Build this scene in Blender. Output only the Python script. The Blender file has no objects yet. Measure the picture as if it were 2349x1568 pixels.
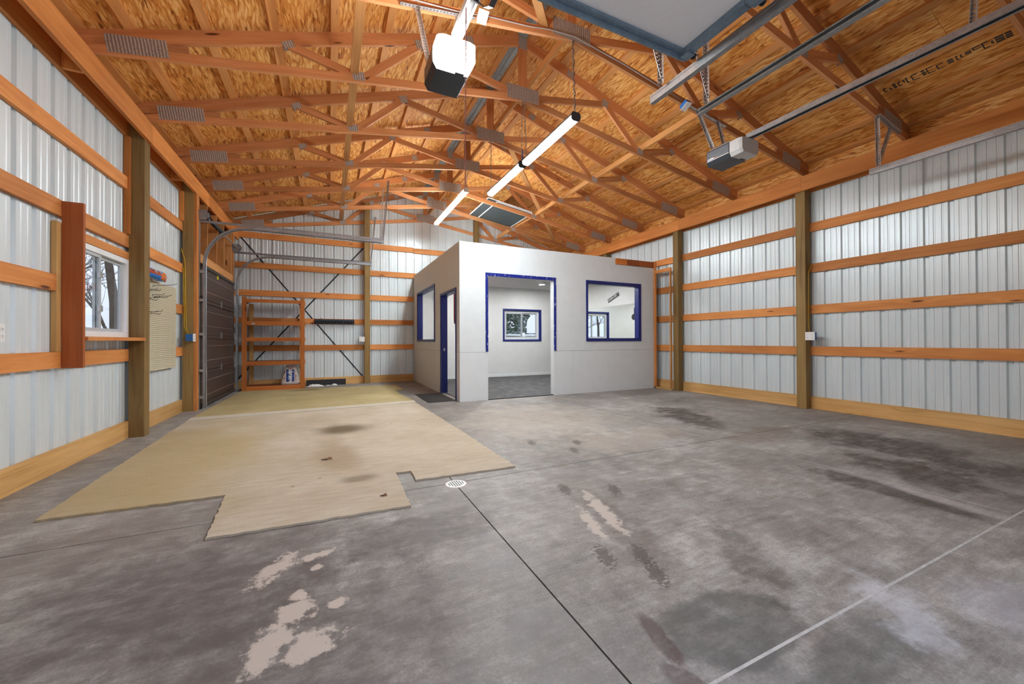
import bpy, bmesh, math, random
from mathutils import Vector, Matrix
random.seed(7)
SC = bpy.context.scene
COL = SC.collection
PI = math.pi

# ------------------------------------------------------------------ camera
def add_camera():
    f, yaw, pit, rol = 888.534, math.radians(25.19694), math.radians(0.37674), math.radians(-0.20147)
    cy, sy, cp, sp = math.cos(yaw), math.sin(yaw), math.cos(pit), math.sin(pit)
    fw = Vector((sy*cp, cy*cp, sp)); r = Vector((cy, -sy, 0)); u = r.cross(fw)
    r, u = math.cos(rol)*r + math.sin(rol)*u, -math.sin(rol)*r + math.cos(rol)*u
    cam = bpy.data.cameras.new('camera'); o = bpy.data.objects.new('camera', cam); COL.objects.link(o)
    M = Matrix((r, u, -fw)).transposed().to_4x4(); M.translation = (0, 0, 1.12)
    o.matrix_world = M
    cam.sensor_fit = 'HORIZONTAL'; cam.sensor_width = 36.0
    cam.lens = f/2349*36.0; cam.shift_y = -(784-774.462)/2349
    cam.clip_start = 0.02; cam.clip_end = 300
    SC.camera = o
add_camera()

# ------------------------------------------------------------------ world, exposure
W = bpy.data.worlds.new('world'); SC.world = W; W.use_nodes = True
_bg = W.node_tree.nodes['Background']
# CIE overcast sky: the zenith is three times as bright as the horizon
_nt = W.node_tree; _tc = _nt.nodes.new('ShaderNodeTexCoord'); _sx = _nt.nodes.new('ShaderNodeSeparateXYZ'); _nt.links.new(_tc.outputs['Generated'], _sx.inputs[0])
_mr = _nt.nodes.new('ShaderNodeMapRange'); _nt.links.new(_sx.outputs[2], _mr.inputs[0]); _mr.inputs[1].default_value = 0.0; _mr.inputs[2].default_value = 1.0; _mr.inputs[3].default_value = 1.0; _mr.inputs[4].default_value = 3.0
_mu = _nt.nodes.new('ShaderNodeMath'); _mu.operation = 'MULTIPLY'; _nt.links.new(_mr.outputs[0], _mu.inputs[0]); _mu.inputs[1].default_value = 0.60
_bg.inputs[0].default_value = (0.74, 0.82, 1.0, 1); _nt.links.new(_mu.outputs[0], _bg.inputs[1])
SC.view_settings.view_transform = 'Standard'; SC.view_settings.look = 'None'
SC.view_settings.gamma = 1.0; SC.view_settings.use_curve_mapping = False
SC.view_settings.exposure = 1.76
SC.cycles.adaptive_threshold = 0.02
SC.cycles.max_bounces = 7; SC.cycles.diffuse_bounces = 5; SC.cycles.glossy_bounces = 3; SC.cycles.transmission_bounces = 4; SC.cycles.transparent_max_bounces = 12
SC.cycles.caustics_reflective = False; SC.cycles.caustics_refractive = False
LED = 48.0          # radiance of the shop light diffusers
LED_TUBE = 62.0
OPENER_LAMP = 50.0
DOWNLIGHT = 175.0

# ------------------------------------------------------------------ helpers
WM = {}
def setprops(o, label=None, cat=None, group=None, kind=None):
    if label: o['label'] = label
    if cat: o['category'] = cat
    if group: o['group'] = group
    if kind: o['kind'] = kind
    return o
def link(name, me, mat=None, parent=None, M=None):
    o = bpy.data.objects.new(name, me); COL.objects.link(o)
    M = M or Matrix.Identity(4)
    if mat is not None and me is not None and len(me.materials) == 0: me.materials.append(mat)
    if parent is not None:
        o.parent = parent; o.matrix_parent_inverse = WM[parent.name].inverted()
    o.matrix_basis = M; WM[o.name] = M.copy()
    return o
def empty(name, loc, label=None, cat=None, group=None, kind=None):
    o = link(name, None, None, None, Matrix.Translation(loc)); o.empty_display_size = 0.1
    return setprops(o, label, cat, group, kind)
def mesh(name, verts, faces, mat, parent=None, smooth=False, M=None):
    me = bpy.data.meshes.new(name); me.from_pydata([tuple(v) for v in verts], [], faces); me.update()
    if smooth:
        for p in me.polygons: p.use_smooth = True
    return link(name, me, mat, parent, M)
BOXF = [(0,3,2,1),(4,5,6,7),(0,1,5,4),(1,2,6,5),(2,3,7,6),(3,0,4,7)]
def boxv(x0,x1,y0,y1,z0,z1):
    return [(x0,y0,z0),(x1,y0,z0),(x1,y1,z0),(x0,y1,z0),(x0,y0,z1),(x1,y0,z1),(x1,y1,z1),(x0,y1,z1)]
_bc = {}
def board(name, p0, p1, w, t, up, mat, parent=None):
    """a plank from p0 to p1; w along `up`, t across"""
    p0, p1, up = Vector(p0), Vector(p1), Vector(up)
    x = (p1-p0); L = x.length; x.normalize()
    z = x.cross(up).normalized(); y = z.cross(x)
    key = (round(L,4), round(w,4), round(t,4), mat.name)
    me = _bc.get(key)
    if me is None:
        me = bpy.data.meshes.new('plank'); me.from_pydata(boxv(-L/2,L/2,-w/2,w/2,-t/2,t/2), [], BOXF); me.materials.append(mat); me.update(); _bc[key] = me
    M = Matrix((x,y,z)).transposed().to_4x4(); M.translation = (p0+p1)/2
    return link(name, me, mat, parent, M)
def box(name, x0,x1,y0,y1,z0,z1, mat, parent=None):
    d = (x1-x0, y1-y0, z1-z0); c = Vector(((x0+x1)/2,(y0+y1)/2,(z0+z1)/2)); a = d.index(max(d))
    h = Vector((0,0,0)); h[a] = d[a]/2
    up = [(0,1,0),(0,0,1),(1,0,0)][a]
    w = d[[1,2,0][a]]; t = d[[2,0,1][a]]
    return board(name, c-h, c+h, w, t, up, mat, parent)
def join_boxes(name, boxes, mat, parent=None, M=None):
    vs, fs = [], []
    for b in boxes:
        n = len(vs); vs += boxv(*b); fs += [tuple(i+n for i in f) for f in BOXF]
    return mesh(name, vs, fs, mat, parent, M=M)
def tube_data(pts, r, n=8, vs=None, fs=None, cap=True):
    vs = [] if vs is None else vs; fs = [] if fs is None else fs
    pts = [Vector(p) for p in pts]; rr = r if isinstance(r,(list,tuple)) else [r]*len(pts)
    ref = None; base = len(vs)
    for i, p in enumerate(pts):
        t = (pts[min(i+1,len(pts)-1)] - pts[max(i-1,0)]).normalized()
        if ref is None: ref = Vector((0,0,1)) if abs(t.z) < 0.9 else Vector((1,0,0))
        a = t.cross(ref).normalized(); b = a.cross(t).normalized(); ref = b
        for k in range(n):
            q = 2*PI*k/n; vs.append(p + (a*math.cos(q)+b*math.sin(q))*rr[i])
    for i in range(len(pts)-1):
        for k in range(n):
            k2 = (k+1)%n; fs.append((base+i*n+k, base+i*n+k2, base+(i+1)*n+k2, base+(i+1)*n+k))
    if cap:
        fs.append(tuple(base+k for k in range(n))[::-1]); m = base+(len(pts)-1)*n; fs.append(tuple(m+k for k in range(n)))
    return vs, fs
def tube(name, pts, r, mat, parent=None, n=8):
    vs, fs = tube_data(pts, r, n); return mesh(name, vs, fs, mat, parent, smooth=n>6)
def cyl(name, p0, p1, r, mat, parent=None, n=20):
    vs, fs = tube_data([p0,p1], r, n)
    o = mesh(name, vs, fs, mat, parent)
    return o
def sweep(name, prof, pts, side, mat, parent=None):
    """closed outline prof [(a along side, b along normal)] swept along a planar path"""
    side = Vector(side).normalized(); pts = [Vector(p) for p in pts]; n = len(prof); vs = []; fs = []
    for i, p in enumerate(pts):
        t = (pts[min(i+1,len(pts)-1)] - pts[max(i-1,0)]).normalized(); nn = side.cross(t).normalized()
        for a, b in prof: vs.append(p + side*a + nn*b)
    for i in range(len(pts)-1):
        for k in range(n):
            k2 = (k+1)%n; fs.append((i*n+k, i*n+k2, (i+1)*n+k2, (i+1)*n+k))
    fs.append(tuple(range(n))[::-1]); m = (len(pts)-1)*n; fs.append(tuple(m+k for k in range(n)))
    return mesh(name, vs, fs, mat, parent)
def prism(name, outline, axis, a0, a1, mat, parent=None):
    """outline in the two other axes (in xyz order), extruded along axis from a0 to a1"""
    n = len(outline); vs = []
    for a in (a0, a1):
        for (p, q) in outline:
            vs.append({'x':(a,p,q),'y':(p,a,q),'z':(p,q,a)}[axis])
    fs = [tuple(range(n))[::-1], tuple(range(n,2*n))] + [(k,(k+1)%n,n+(k+1)%n,n+k) for k in range(n)]
    o = mesh(name, vs, fs, mat, parent)
    bm = bmesh.new(); bm.from_mesh(o.data); bmesh.ops.recalc_face_normals(bm, faces=bm.faces); bm.to_mesh(o.data); bm.free()
    return o
def perf(name, p0, p1, width, normal, mat, parent=None, pitch=0.032, hole=0.013, th=0.003, angle=True):
    """perforated steel strap (or angle): a real strip with square holes"""
    p0, p1, nrm = Vector(p0), Vector(p1), Vector(normal).normalized()
    x = (p1-p0); L = x.length; x.normalize(); y = nrm.cross(x).normalized(); nrm = x.cross(y)
    n = max(2, int(L/pitch)); dx = L/n; vs = []; fs = []
    def strip(o, ydir, zdir):
        ys = [0, (width-hole)/2, (width+hole)/2, width]
        for i in range(n):
            xs = [i*dx, i*dx+(dx-hole)/2, i*dx+(dx+hole)/2, (i+1)*dx]
            for a in range(3):
                for b in range(3):
                    if a == 1 and b == 1: continue
                    k = len(vs)
                    for (u, v) in ((xs[a],ys[b]),(xs[a+1],ys[b]),(xs[a+1],ys[b+1]),(xs[a],ys[b+1])): vs.append(o + x*u + ydir*v)
                    fs.append((k,k+1,k+2,k+3))
    strip(p0, y, nrm)
    if angle: strip(p0, nrm, y)
    o = mesh(name, vs, fs, mat, parent)
    m = o.modifiers.new('thick', 'SOLIDIFY'); m.thickness = th; m.offset = 0
    return o
def chain(name, p0, p1, mat, parent=None, ln=0.034, r=0.0022):
    p0, p1 = Vector(p0), Vector(p1); d = p1-p0; n = max(2, int(d.length/(ln*0.78))); vs, fs = [], []
    d.normalize(); a = d.orthogonal().normalized(); b = d.cross(a)
    for i in range(n):
        c = p0 + (p1-p0)*((i+0.5)/n); s = a if i % 2 else b; base = len(vs); m = 8; k = 4
        nrm = d.cross(s)
        for j in range(m):
            q = 2*PI*j/m; e = d*math.cos(q)*ln*0.5 + s*math.sin(q)*ln*0.3; en = e.normalized()
            for l in range(k):
                w = 2*PI*l/k; vs.append(c + e + (en*math.cos(w)+nrm*math.sin(w))*r)
        for j in range(m):
            for l in range(k):
                j2, l2 = (j+1)%m, (l+1)%k; fs.append((base+j*k+l, base+j2*k+l, base+j2*k+l2, base+j*k+l2))
    return mesh(name, vs, fs, mat, parent)
def text_mesh(name, s, size, mat, M, parent=None, depth=0.0015):
    cu = bpy.data.curves.new(name, 'FONT'); cu.body = s; cu.size = size; cu.extrude = depth; cu.align_x = 'CENTER'; cu.align_y = 'CENTER'
    cu.resolution_u = 3
    tmp = bpy.data.objects.new('tmp', cu); COL.objects.link(tmp)
    dg = bpy.context.evaluated_depsgraph_get(); me = bpy.data.meshes.new_from_object(tmp.evaluated_get(dg))
    bpy.data.objects.remove(tmp); bpy.data.curves.remove(cu)
    me.materials.clear(); me.materials.append(mat)
    return link(name, me, mat, parent, M)
def frame_matrix(x, y, z, loc):
    M = Matrix((Vector(x), Vector(y), Vector(z))).transposed().to_4x4(); M.translation = loc; return M
def copy_thing(root, kids, delta):
    """a copy of a thing (Empty + parts) moved by delta"""
    D = Matrix.Translation(delta)
    r = root.copy(); COL.objects.link(r); r.matrix_basis = D @ root.matrix_basis; WM[r.name] = r.matrix_basis.copy()
    for k in kids:
        c = k.copy(); COL.objects.link(c); c.parent = r; c.matrix_parent_inverse = WM[r.name].inverted(); c.matrix_basis = D @ k.matrix_basis; WM[c.name] = c.matrix_basis.copy()
    return r

# ------------------------------------------------------------------ materials
def lin(c):
    return tuple(((v/255)/12.92 if v/255 <= 0.04045 else ((v/255+0.055)/1.055)**2.4) for v in c) + (1,)
class N:
    """tiny node builder"""
    def __init__(s, name):
        s.m = bpy.data.materials.new(name); s.m.use_nodes = True; s.t = s.m.node_tree; s.b = s.t.nodes['Principled BSDF']; s.out = s.t.nodes['Material Output']
    def node(s, typ, **kw):
        n = s.t.nodes.new(typ)
        for k, v in kw.items(): setattr(n, k, v)
        return n
    def put(s, sock, v):
        if isinstance(v, bpy.types.NodeSocket): s.t.links.new(v, sock)
        elif v is not None: sock.default_value = v
    def obj(s): return s.node('ShaderNodeTexCoord').outputs['Object']
    def pos(s): return s.node('ShaderNodeNewGeometry').outputs['Position']
    def rnd(s): return s.node('ShaderNodeObjectInfo').outputs['Random']
    def mapping(s, v, loc=(0,0,0), rot=(0,0,0), scale=(1,1,1), typ='POINT'):
        n = s.node('ShaderNodeMapping', vector_type=typ); s.put(n.inputs[0], v); n.inputs['Location'].default_value = loc; n.inputs['Rotation'].default_value = rot; n.inputs['Scale'].default_value = scale
        return n.outputs[0]
    def vadd(s, a, b):
        n = s.node('ShaderNodeVectorMath', operation='ADD'); s.put(n.inputs[0], a); s.put(n.inputs[1], b); return n.outputs[0]
    def vscale(s, a, k):
        n = s.node('ShaderNodeVectorMath', operation='SCALE'); s.put(n.inputs[0], a); s.put(n.inputs['Scale'], k); return n.outputs[0]
    def vlen(s, a):
        n = s.node('ShaderNodeVectorMath', operation='LENGTH'); s.put(n.inputs[0], a); return n.outputs['Value']
    def noise(s, v, scale=5, detail=3, rough=0.5, col=False, dist=0.0):
        n = s.node('ShaderNodeTexNoise'); s.put(n.inputs['Vector'], v); n.inputs['Scale'].default_value = scale; n.inputs['Detail'].default_value = detail; n.inputs['Roughness'].default_value = rough; n.inputs['Distortion'].default_value = dist
        return n.outputs['Color' if col else 'Fac']
    def voro(s, v, scale=5, out='Distance', dim='3D'):
        n = s.node('ShaderNodeTexVoronoi', feature='F1', voronoi_dimensions=dim); s.put(n.inputs['Vector'], v); n.inputs['Scale'].default_value = scale
        return (n.outputs['Distance'], n.outputs['Color']) if out == 'both' else n.outputs[out]
    def math(s, op, a, b=None, c=None, clamp=False):
        n = s.node('ShaderNodeMath', operation=op, use_clamp=clamp); s.put(n.inputs[0], a)
        if b is not None: s.put(n.inputs[1], b)
        if c is not None: s.put(n.inputs[2], c)
        return n.outputs[0]
    def remap(s, v, a, b, c=0.0, d=1.0):
        n = s.node('ShaderNodeMapRange', interpolation_type='SMOOTHSTEP'); s.put(n.inputs['Value'], v)
        for i, k in enumerate((a,b,c,d)): n.inputs[1+i].default_value = k
        return n.outputs[0]
    def ramp(s, v, stops):
        n = s.node('ShaderNodeValToRGB'); s.put(n.inputs[0], v); r = n.color_ramp
        while len(r.elements) < len(stops): r.elements.new(0.5)
        for e, (p, c) in zip(r.elements, stops): e.position = p; e.color = c if len(c) == 4 else tuple(c)+(1,)
        return n.outputs[0]
    def mix(s, f, a, b, blend='MIX'):
        n = s.node('ShaderNodeMix', data_type='RGBA', blend_type=blend); s.put(n.inputs[0], f); s.put(n.inputs[6], a); s.put(n.inputs[7], b); return n.outputs[2]
    def hsv(s, c, h=0.5, sat=1.0, v=1.0):
        n = s.node('ShaderNodeHueSaturation'); s.put(n.inputs['Hue'], h); s.put(n.inputs['Saturation'], sat); s.put(n.inputs['Value'], v); s.put(n.inputs['Color'], c); return n.outputs[0]
    def bump(s, h, strength=0.3, dist=0.01):
        n = s.node('ShaderNodeBump'); n.inputs['Strength'].default_value = strength; n.inputs['Distance'].default_value = dist; s.put(n.inputs['Height'], h); s.t.links.new(n.outputs[0], s.b.inputs['Normal'])
    def fin(s, col=None, rough=0.6, metal=0.0, spec=None, emit=None, estr=0.0):
        s.put(s.b.inputs['Base Color'], col); s.put(s.b.inputs['Roughness'], rough); s.put(s.b.inputs['Metallic'], metal)
        if spec is not None: s.put(s.b.inputs['Specular IOR Level'], spec)
        if emit is not None: s.put(s.b.inputs['Emission Color'], emit); s.b.inputs['Emission Strength'].default_value = estr
        return s.m
def plain(name, col, rough=0.5, metal=0.0, var=0.06, scale=20, spec=None, bump=0.0):
    n = N(name); c = col if len(col) == 4 else tuple(col)+(1,)
    f = n.noise(n.obj(), scale, 4)
    cc = n.mix(n.remap(f, 0.3, 0.7, 0.0, 1.0), tuple(v*(1-var) for v in c[:3])+(1,), tuple(min(1,v*(1+var)) for v in c[:3])+(1,))
    if bump: n.bump(f, bump, 0.004)
    return n.fin(cc, rough, metal, spec)
def wood(name, light, dark, knots=0.5, var=0.22, knotcol=(0.10,0.028,0.008,1), streak=0.5, rough=0.62):
    n = N(name); r = n.rnd(); off = n.node('ShaderNodeCombineXYZ')
    n.put(off.inputs[0], n.math('MULTIPLY', r, 53.0)); n.put(off.inputs[1], n.math('MULTIPLY', r, 17.3)); n.put(off.inputs[2], n.math('MULTIPLY', r, 91.7))
    p = n.vadd(n.obj(), off.outputs[0])
    kv = n.mapping(p, scale=(1.6, 8, 8)); kd, kc = n.voro(kv, 1.0, 'both')
    sep = n.node('ShaderNodeSeparateColor'); n.put(sep.inputs[0], kc); ksel = n.math('LESS_THAN', sep.outputs[0], knots)
    kn = n.math('MULTIPLY', n.remap(kd, 0.06, 0.15, 1.0, 0.0), ksel)
    swirl = n.math('MULTIPLY', n.math('MULTIPLY', n.remap(kd, 0.1, 0.5, 1.0, 0.0), ksel), 0.05)
    warp = n.node('ShaderNodeCombineXYZ'); n.put(warp.inputs[1], swirl)
    pw = n.vadd(p, warp.outputs[0])
    g1 = n.noise(n.mapping(pw, scale=(0.7, 11, 11)), 1.6, 3, 0.55, dist=0.6)
    g2 = n.noise(n.mapping(pw, scale=(1.5, 90, 90)), 1.0, 3, 0.6)
    big = n.noise(n.mapping(p, scale=(1.2, 3, 3)), 1.0, 2)
    f = n.math('ADD', n.math('MULTIPLY', g1, 0.62), n.math('MULTIPLY', g2, 0.38*streak/0.5))
    f = n.math('ADD', f, n.math('MULTIPLY', n.math('SUBTRACT', big, 0.5), 0.5))
    c = n.ramp(f, [(0.30, dark), (0.48, tuple((a+b)/2 for a, b in zip(light, dark))), (0.66, light)])
    c = n.mix(kn, c, knotcol)
    v = n.math('ADD', n.math('MULTIPLY', r, var*2), 1-var)
    c = n.hsv(c, 0.5, 1.0, v)
    return n.fin(c, rough, 0, 0.3)
M_GIRT = wood('girt_pine', (0.69,0.285,0.083,1), (0.48,0.160,0.038,1), 0.4)
M_TRUSS = wood('truss_pine', (0.62,0.275,0.112,1), (0.44,0.165,0.054,1), 0.25)
M_PURLIN = wood('purlin_pine', (0.72,0.34,0.115,1), (0.56,0.225,0.062,1), 0.2)
M_BEAM = wood('beam_pine', (0.68,0.255,0.062,1), (0.44,0.135,0.024,1), 0.25)
M_SKIRT = wood('treated_skirt', (0.70,0.42,0.165,1), (0.50,0.26,0.078,1), 0.25)
M_POST = wood('treated_post', (0.29,0.18,0.062,1), (0.145,0.078,0.023,1), 0.2, streak=0.8)
M_PLANK = wood('stained_plank', (0.36,0.105,0.03,1), (0.24,0.06,0.016,1), 0.25)
M_SHELF = wood('shelf_pine', (0.60,0.20,0.045,1), (0.40,0.105,0.018,1), 0.35)
M_STUD = wood('stud_pine', (0.66,0.33,0.12,1), (0.48,0.2,0.06,1), 0.2)

def osb():
    n = N('osb'); r = n.rnd(); off = n.node('ShaderNodeCombineXYZ')
    n.put(off.inputs[0], n.math('MULTIPLY', r, 31.0)); n.put(off.inputs[1], n.math('MULTIPLY', r, 77.0))
    p = n.vadd(n.obj(), off.outputs[0])
    p = n.vadd(p, n.vscale(n.vadd(n.noise(p, 2.2, 2, col=True), (-0.5,-0.5,-0.5)), 0.12))
    val = None
    for ang, sx, sy, o in ((0.15,6,40,0.0),(-0.45,7,50,3.1),(0.75,8,48,7.7),(1.35,8,44,12.3),(-1.0,9,56,17.9),(0.4,11,66,23.3)):
        v = n.mapping(p, loc=(o,o*1.7,0), rot=(0,0,ang), scale=(sx,sy,0))
        d, c = n.voro(v, 1.0, 'both', '2D'); sp = n.node('ShaderNodeSeparateColor'); n.put(sp.inputs[0], c)
        w = n.math('SUBTRACT', n.math('POWER', sp.outputs[0], 1.4), n.math('MULTIPLY', n.remap(d, 0.3, 0.8), 0.22))
        val = w if val is None else n.math('MAXIMUM', val, w)
    fine = n.noise(n.mapping(p, scale=(12,120,0)), 1.0, 3)
    val = n.math('ADD', val, n.math('MULTIPLY', n.math('SUBTRACT', fine, 0.5), 0.35))
    big = n.noise(p, 1.3, 3)
    val = n.math('ADD', val, n.math('MULTIPLY', n.math('SUBTRACT', big, 0.5), 0.35))
    c = n.ramp(val, [(0.22,(0.20,0.05,0.008,1)),(0.40,(0.46,0.145,0.022,1)),(0.66,(0.62,0.235,0.042,1)),(0.86,(0.76,0.345,0.085,1)),(1.0,(0.88,0.52,0.19,1))])
    return n.fin(c, 0.6, 0, 0.35)
M_OSB = osb()

def siding():
    n = N('white_steel'); p = n.pos()
    f = n.noise(n.mapping(p, scale=(3,3,0.5)), 2.0, 4); d = n.noise(p, 40, 2)
    c = n.ramp(n.math('ADD', n.math('MULTIPLY', f, 0.8), n.math('MULTIPLY', d, 0.2)), [(0.3,(0.62,0.68,0.695,1)),(0.7,(0.70,0.755,0.77,1))])
    return n.fin(c, 0.31, 0.12, 0.55)
M_SIDING = siding()
def galv(name, base=(0.41,0.43,0.45), rough=0.38, metal=0.75):
    n = N(name); p = n.obj(); c = n.voro(p, 60, 'Color'); sp = n.node('ShaderNodeSeparateColor'); n.put(sp.inputs[0], c)
    f = n.math('ADD', n.math('MULTIPLY', sp.outputs[0], 0.25), n.math('MULTIPLY', n.noise(p, 8, 4), 0.75))
    col = n.ramp(f, [(0.3, tuple(v*0.72 for v in base)+(1,)), (0.7, tuple(base)+(1,))])
    return n.fin(col, rough, metal)
M_GALV = galv('galvanised')
M_GALV_BLUE = galv('galvanised_blue', (0.22,0.30,0.38), 0.5, 0.3)
M_GALV_DULL = galv('galvanised_dull', (0.42,0.45,0.46), 0.6, 0.3)
M_STRAP = galv('perforated_steel', (0.50,0.48,0.47), 0.45, 0.6)
def gusset():
    n = N('gusset_steel'); p = n.obj()
    w = n.node('ShaderNodeTexWave', wave_type='BANDS', bands_direction='X'); n.put(w.inputs[0], p); w.inputs['Scale'].default_value = 12; w.inputs['Distortion'].default_value = 1.0; w.inputs['Detail'].default_value = 1
    v = n.voro(n.mapping(p, scale=(38,80,1)), 1.0, 'Distance')
    f = n.math('MULTIPLY', n.remap(w.outputs['Fac'], 0.1, 0.6), n.remap(v, 0.12, 0.4))
    c = n.ramp(f, [(0.0,(0.24,0.20,0.175,1)),(1.0,(0.52,0.47,0.43,1))])
    n.bump(f, 0.5, 0.003)
    return n.fin(c, 0.5, 0.2)
M_GUSSET = gusset()

# ---- concrete with its stains
def concrete():
    n = N('concrete'); p = n.pos()
    b = n.noise(p, 1.1, 6, 0.68); m = n.noise(p, 6.5, 5, 0.72); f = n.noise(p, 85, 2, 0.7); str_ = n.noise(n.mapping(p, rot=(0,0,0.12), scale=(4,26,1)), 1.0, 6, 0.72)
    v = n.math('ADD', n.math('ADD', n.math('MULTIPLY', b, 0.34), n.math('MULTIPLY', m, 0.30)), n.math('ADD', n.math('MULTIPLY', f, 0.16), n.math('MULTIPLY', str_, 0.20)))
    c = n.ramp(v, [(0.39,(0.125,0.112,0.102,1)),(0.5,(0.255,0.238,0.220,1)),(0.60,(0.43,0.415,0.39,1))])
    hue = n.noise(p, 1.7, 2); c = n.mix(n.remap(hue, 0.5, 0.75, 0, 0.3), c, (0.24,0.24,0.25,1)); c = n.mix(n.remap(hue, 0.48, 0.25, 0, 0.3), c, (0.20,0.155,0.14,1))
    grain = n.noise(p, 4.0, 6, 0.72)
    def stain(cx, cy, rx, ry, rot, col, amt, soft=0.5, nz=0.9, src=None):
        nonlocal c
        q = n.mapping(p, loc=(cx,cy,0), rot=(0,0,rot), scale=(rx,ry,1), typ='TEXTURE')
        d = n.math('ADD', n.vlen(q), n.math('MULTIPLY', n.math('SUBTRACT', src or grain, 0.5), nz*3.2))
        c = n.mix(n.math('MULTIPLY', n.remap(d, 1.0, 1.0-soft, 0, amt), worn if src is None else 1.0), c, col)
    worn = n.remap(n.noise(n.mapping(p, rot=(0,0,0.12), scale=(6,10,1)), 1.0, 5, 0.72), 0.34, 0.6, 0.55, 1.0)
    DK = (0.055,0.043,0.034,1); GR = (0.075,0.077,0.07,1); TAN = (0.46,0.40,0.35,1)
    # lighter, warmer area in front of the small room
    stain(2.6, 4.9, 1.7, 1.7, 0, (0.40,0.34,0.275,1), 0.6, 0.8, 0.6)
    stain(3.0, 3.4, 1.3, 0.45, 0.1, (0.38,0.33,0.28,1), 0.5, 0.7, 0.7)
    # oil and dirt
    stain(4.7, 4.0, 0.42, 1.15, -0.4, DK, 0.9, 0.6, 0.6)
    stain(5.2, 4.4, 0.3, 0.5, 0.2, DK, 0.5, 0.6, 0.8)
    stain(5.35, 2.05, 0.65, 0.95, -0.25, DK, 0.92, 0.6, 0.6)
    stain(5.0, 1.3, 0.5, 0.45, -0.25, DK, 0.85, 0.6, 0.6)
    stain(4.45, 1.55, 0.36, 0.65, -0.3, DK, 0.88, 0.5, 0.6)
    stain(3.72, 1.45, 0.18, 0.7, -0.1, DK, 0.85, 0.5, 0.45)
    stain(4.6, 2.9, 0.9, 0.28, 0.2, (0.16,0.12,0.095,1), 0.5, 0.6, 0.8)
    stain(1.42, 1.02, 0.36, 0.21, 0.0, GR, 0.75, 0.25, 0.25)
    stain(1.75, 0.72, 0.55, 0.14, 0.0, GR, 0.65, 0.5, 0.4)
    stain(1.12, 1.08, 0.045, 0.16, -0.2, (0.07,0.035,0.035,1), 0.85, 0.4, 0.5)
    stain(1.06, 0.92, 0.05, 0.10, 0.3, (0.07,0.035,0.035,1), 0.8, 0.4, 0.5)
    stain(1.95, 1.28, 0.16, 0.45, -0.55, DK, 0.55, 0.6, 0.8)
    stain(1.55, 1.75, 0.22, 0.62, -0.35, (0.125,0.095,0.075,1), 0.6, 0.7, 0.8)
    stain(1.75, 2.5, 0.3, 0.45, -0.3, (0.15,0.115,0.09,1), 0.45, 0.7, 0.8)
    stain(-0.6, 2.2, 1.1, 0.75, 0.2, (0.10,0.084,0.078,1), 0.85, 0.8, 0.6)
    stain(-1.2, 2.9, 0.8, 0.5, 0.2, (0.17,0.14,0.125,1), 0.6, 0.8, 0.6)
    stain(-0.1, 1.5, 0.85, 0.75, 0.0, (0.10,0.084,0.078,1), 0.85, 0.7, 0.6)
    stain(0.75, 1.05, 0.5, 0.5, 0.0, (0.16,0.15,0.14,1), 0.6, 0.8, 0.7)
    stain(0.45, 2.3, 0.6, 0.35, 0.1, (0.10,0.084,0.078,1), 0.75, 0.7, 0.7)
    stain(2.15, 0.80, 0.16, 0.28, -0.7, (0.52,0.52,0.55,1), 0.6, 0.6, 0.8)
    stain(2.6, 0.55, 0.3, 0.3, 0.0, (0.40,0.39,0.43,1), 0.4, 0.7, 0.6)
    stain(3.85, 1.15, 0.10, 0.35, -0.1, (0.46,0.42,0.42,1), 0.6, 0.5, 0.5)
    # flaked pale patches where paint lifted
    fl = n.noise(p, 15.0, 6, 0.74)
    for cx, cy, rx, ry, rt in ((-0.24,2.24,0.055,0.15,-0.5),(-0.05,2.28,0.10,0.03,0.3),(-0.06,2.16,0.03,0.03,0),(-0.13,1.95,0.035,0.04,0),(-0.13,1.84,0.07,0.09,-0.3),(-0.20,1.68,0.065,0.12,-0.3),(-0.07,1.62,0.10,0.07,0.2),(0.03,1.83,0.045,0.03,0.2),(1.62,2.05,0.05,0.28,-0.25),(1.45,1.95,0.035,0.2,-0.3)):
        stain(cx, cy, rx*1.2, ry*1.2, rt, TAN, 0.95, 0.4, 1.0, fl)
    # shoe prints
    tread = n.noise(p, 55, 2)
    for cx, cy, a in ((1.93,2.31,-0.5),(1.47,1.55,-0.4),(1.42,1.40,-0.4),(1.60,2.48,-0.35),(1.29,1.62,-0.3),(2.25,3.3,-0.4),(2.45,3.55,-0.4),(2.0,3.75,-0.3)):
        stain(cx, cy, 0.05, 0.12, a, (0.075,0.062,0.052,1), 0.75, 0.4, 0.8, tread)
    n.bump(f, 0.10, 0.004)
    return n.fin(c, n.remap(m, 0.3, 0.7, 0.5, 0.72), 0, 0.35)
M_CONC = concrete()
M_JOINT = plain('joint_dark', (0.05,0.045,0.042), 0.9)
M_CAULK = plain('joint_filler', (0.42,0.41,0.40), 0.7, var=0.12, scale=30)

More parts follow.
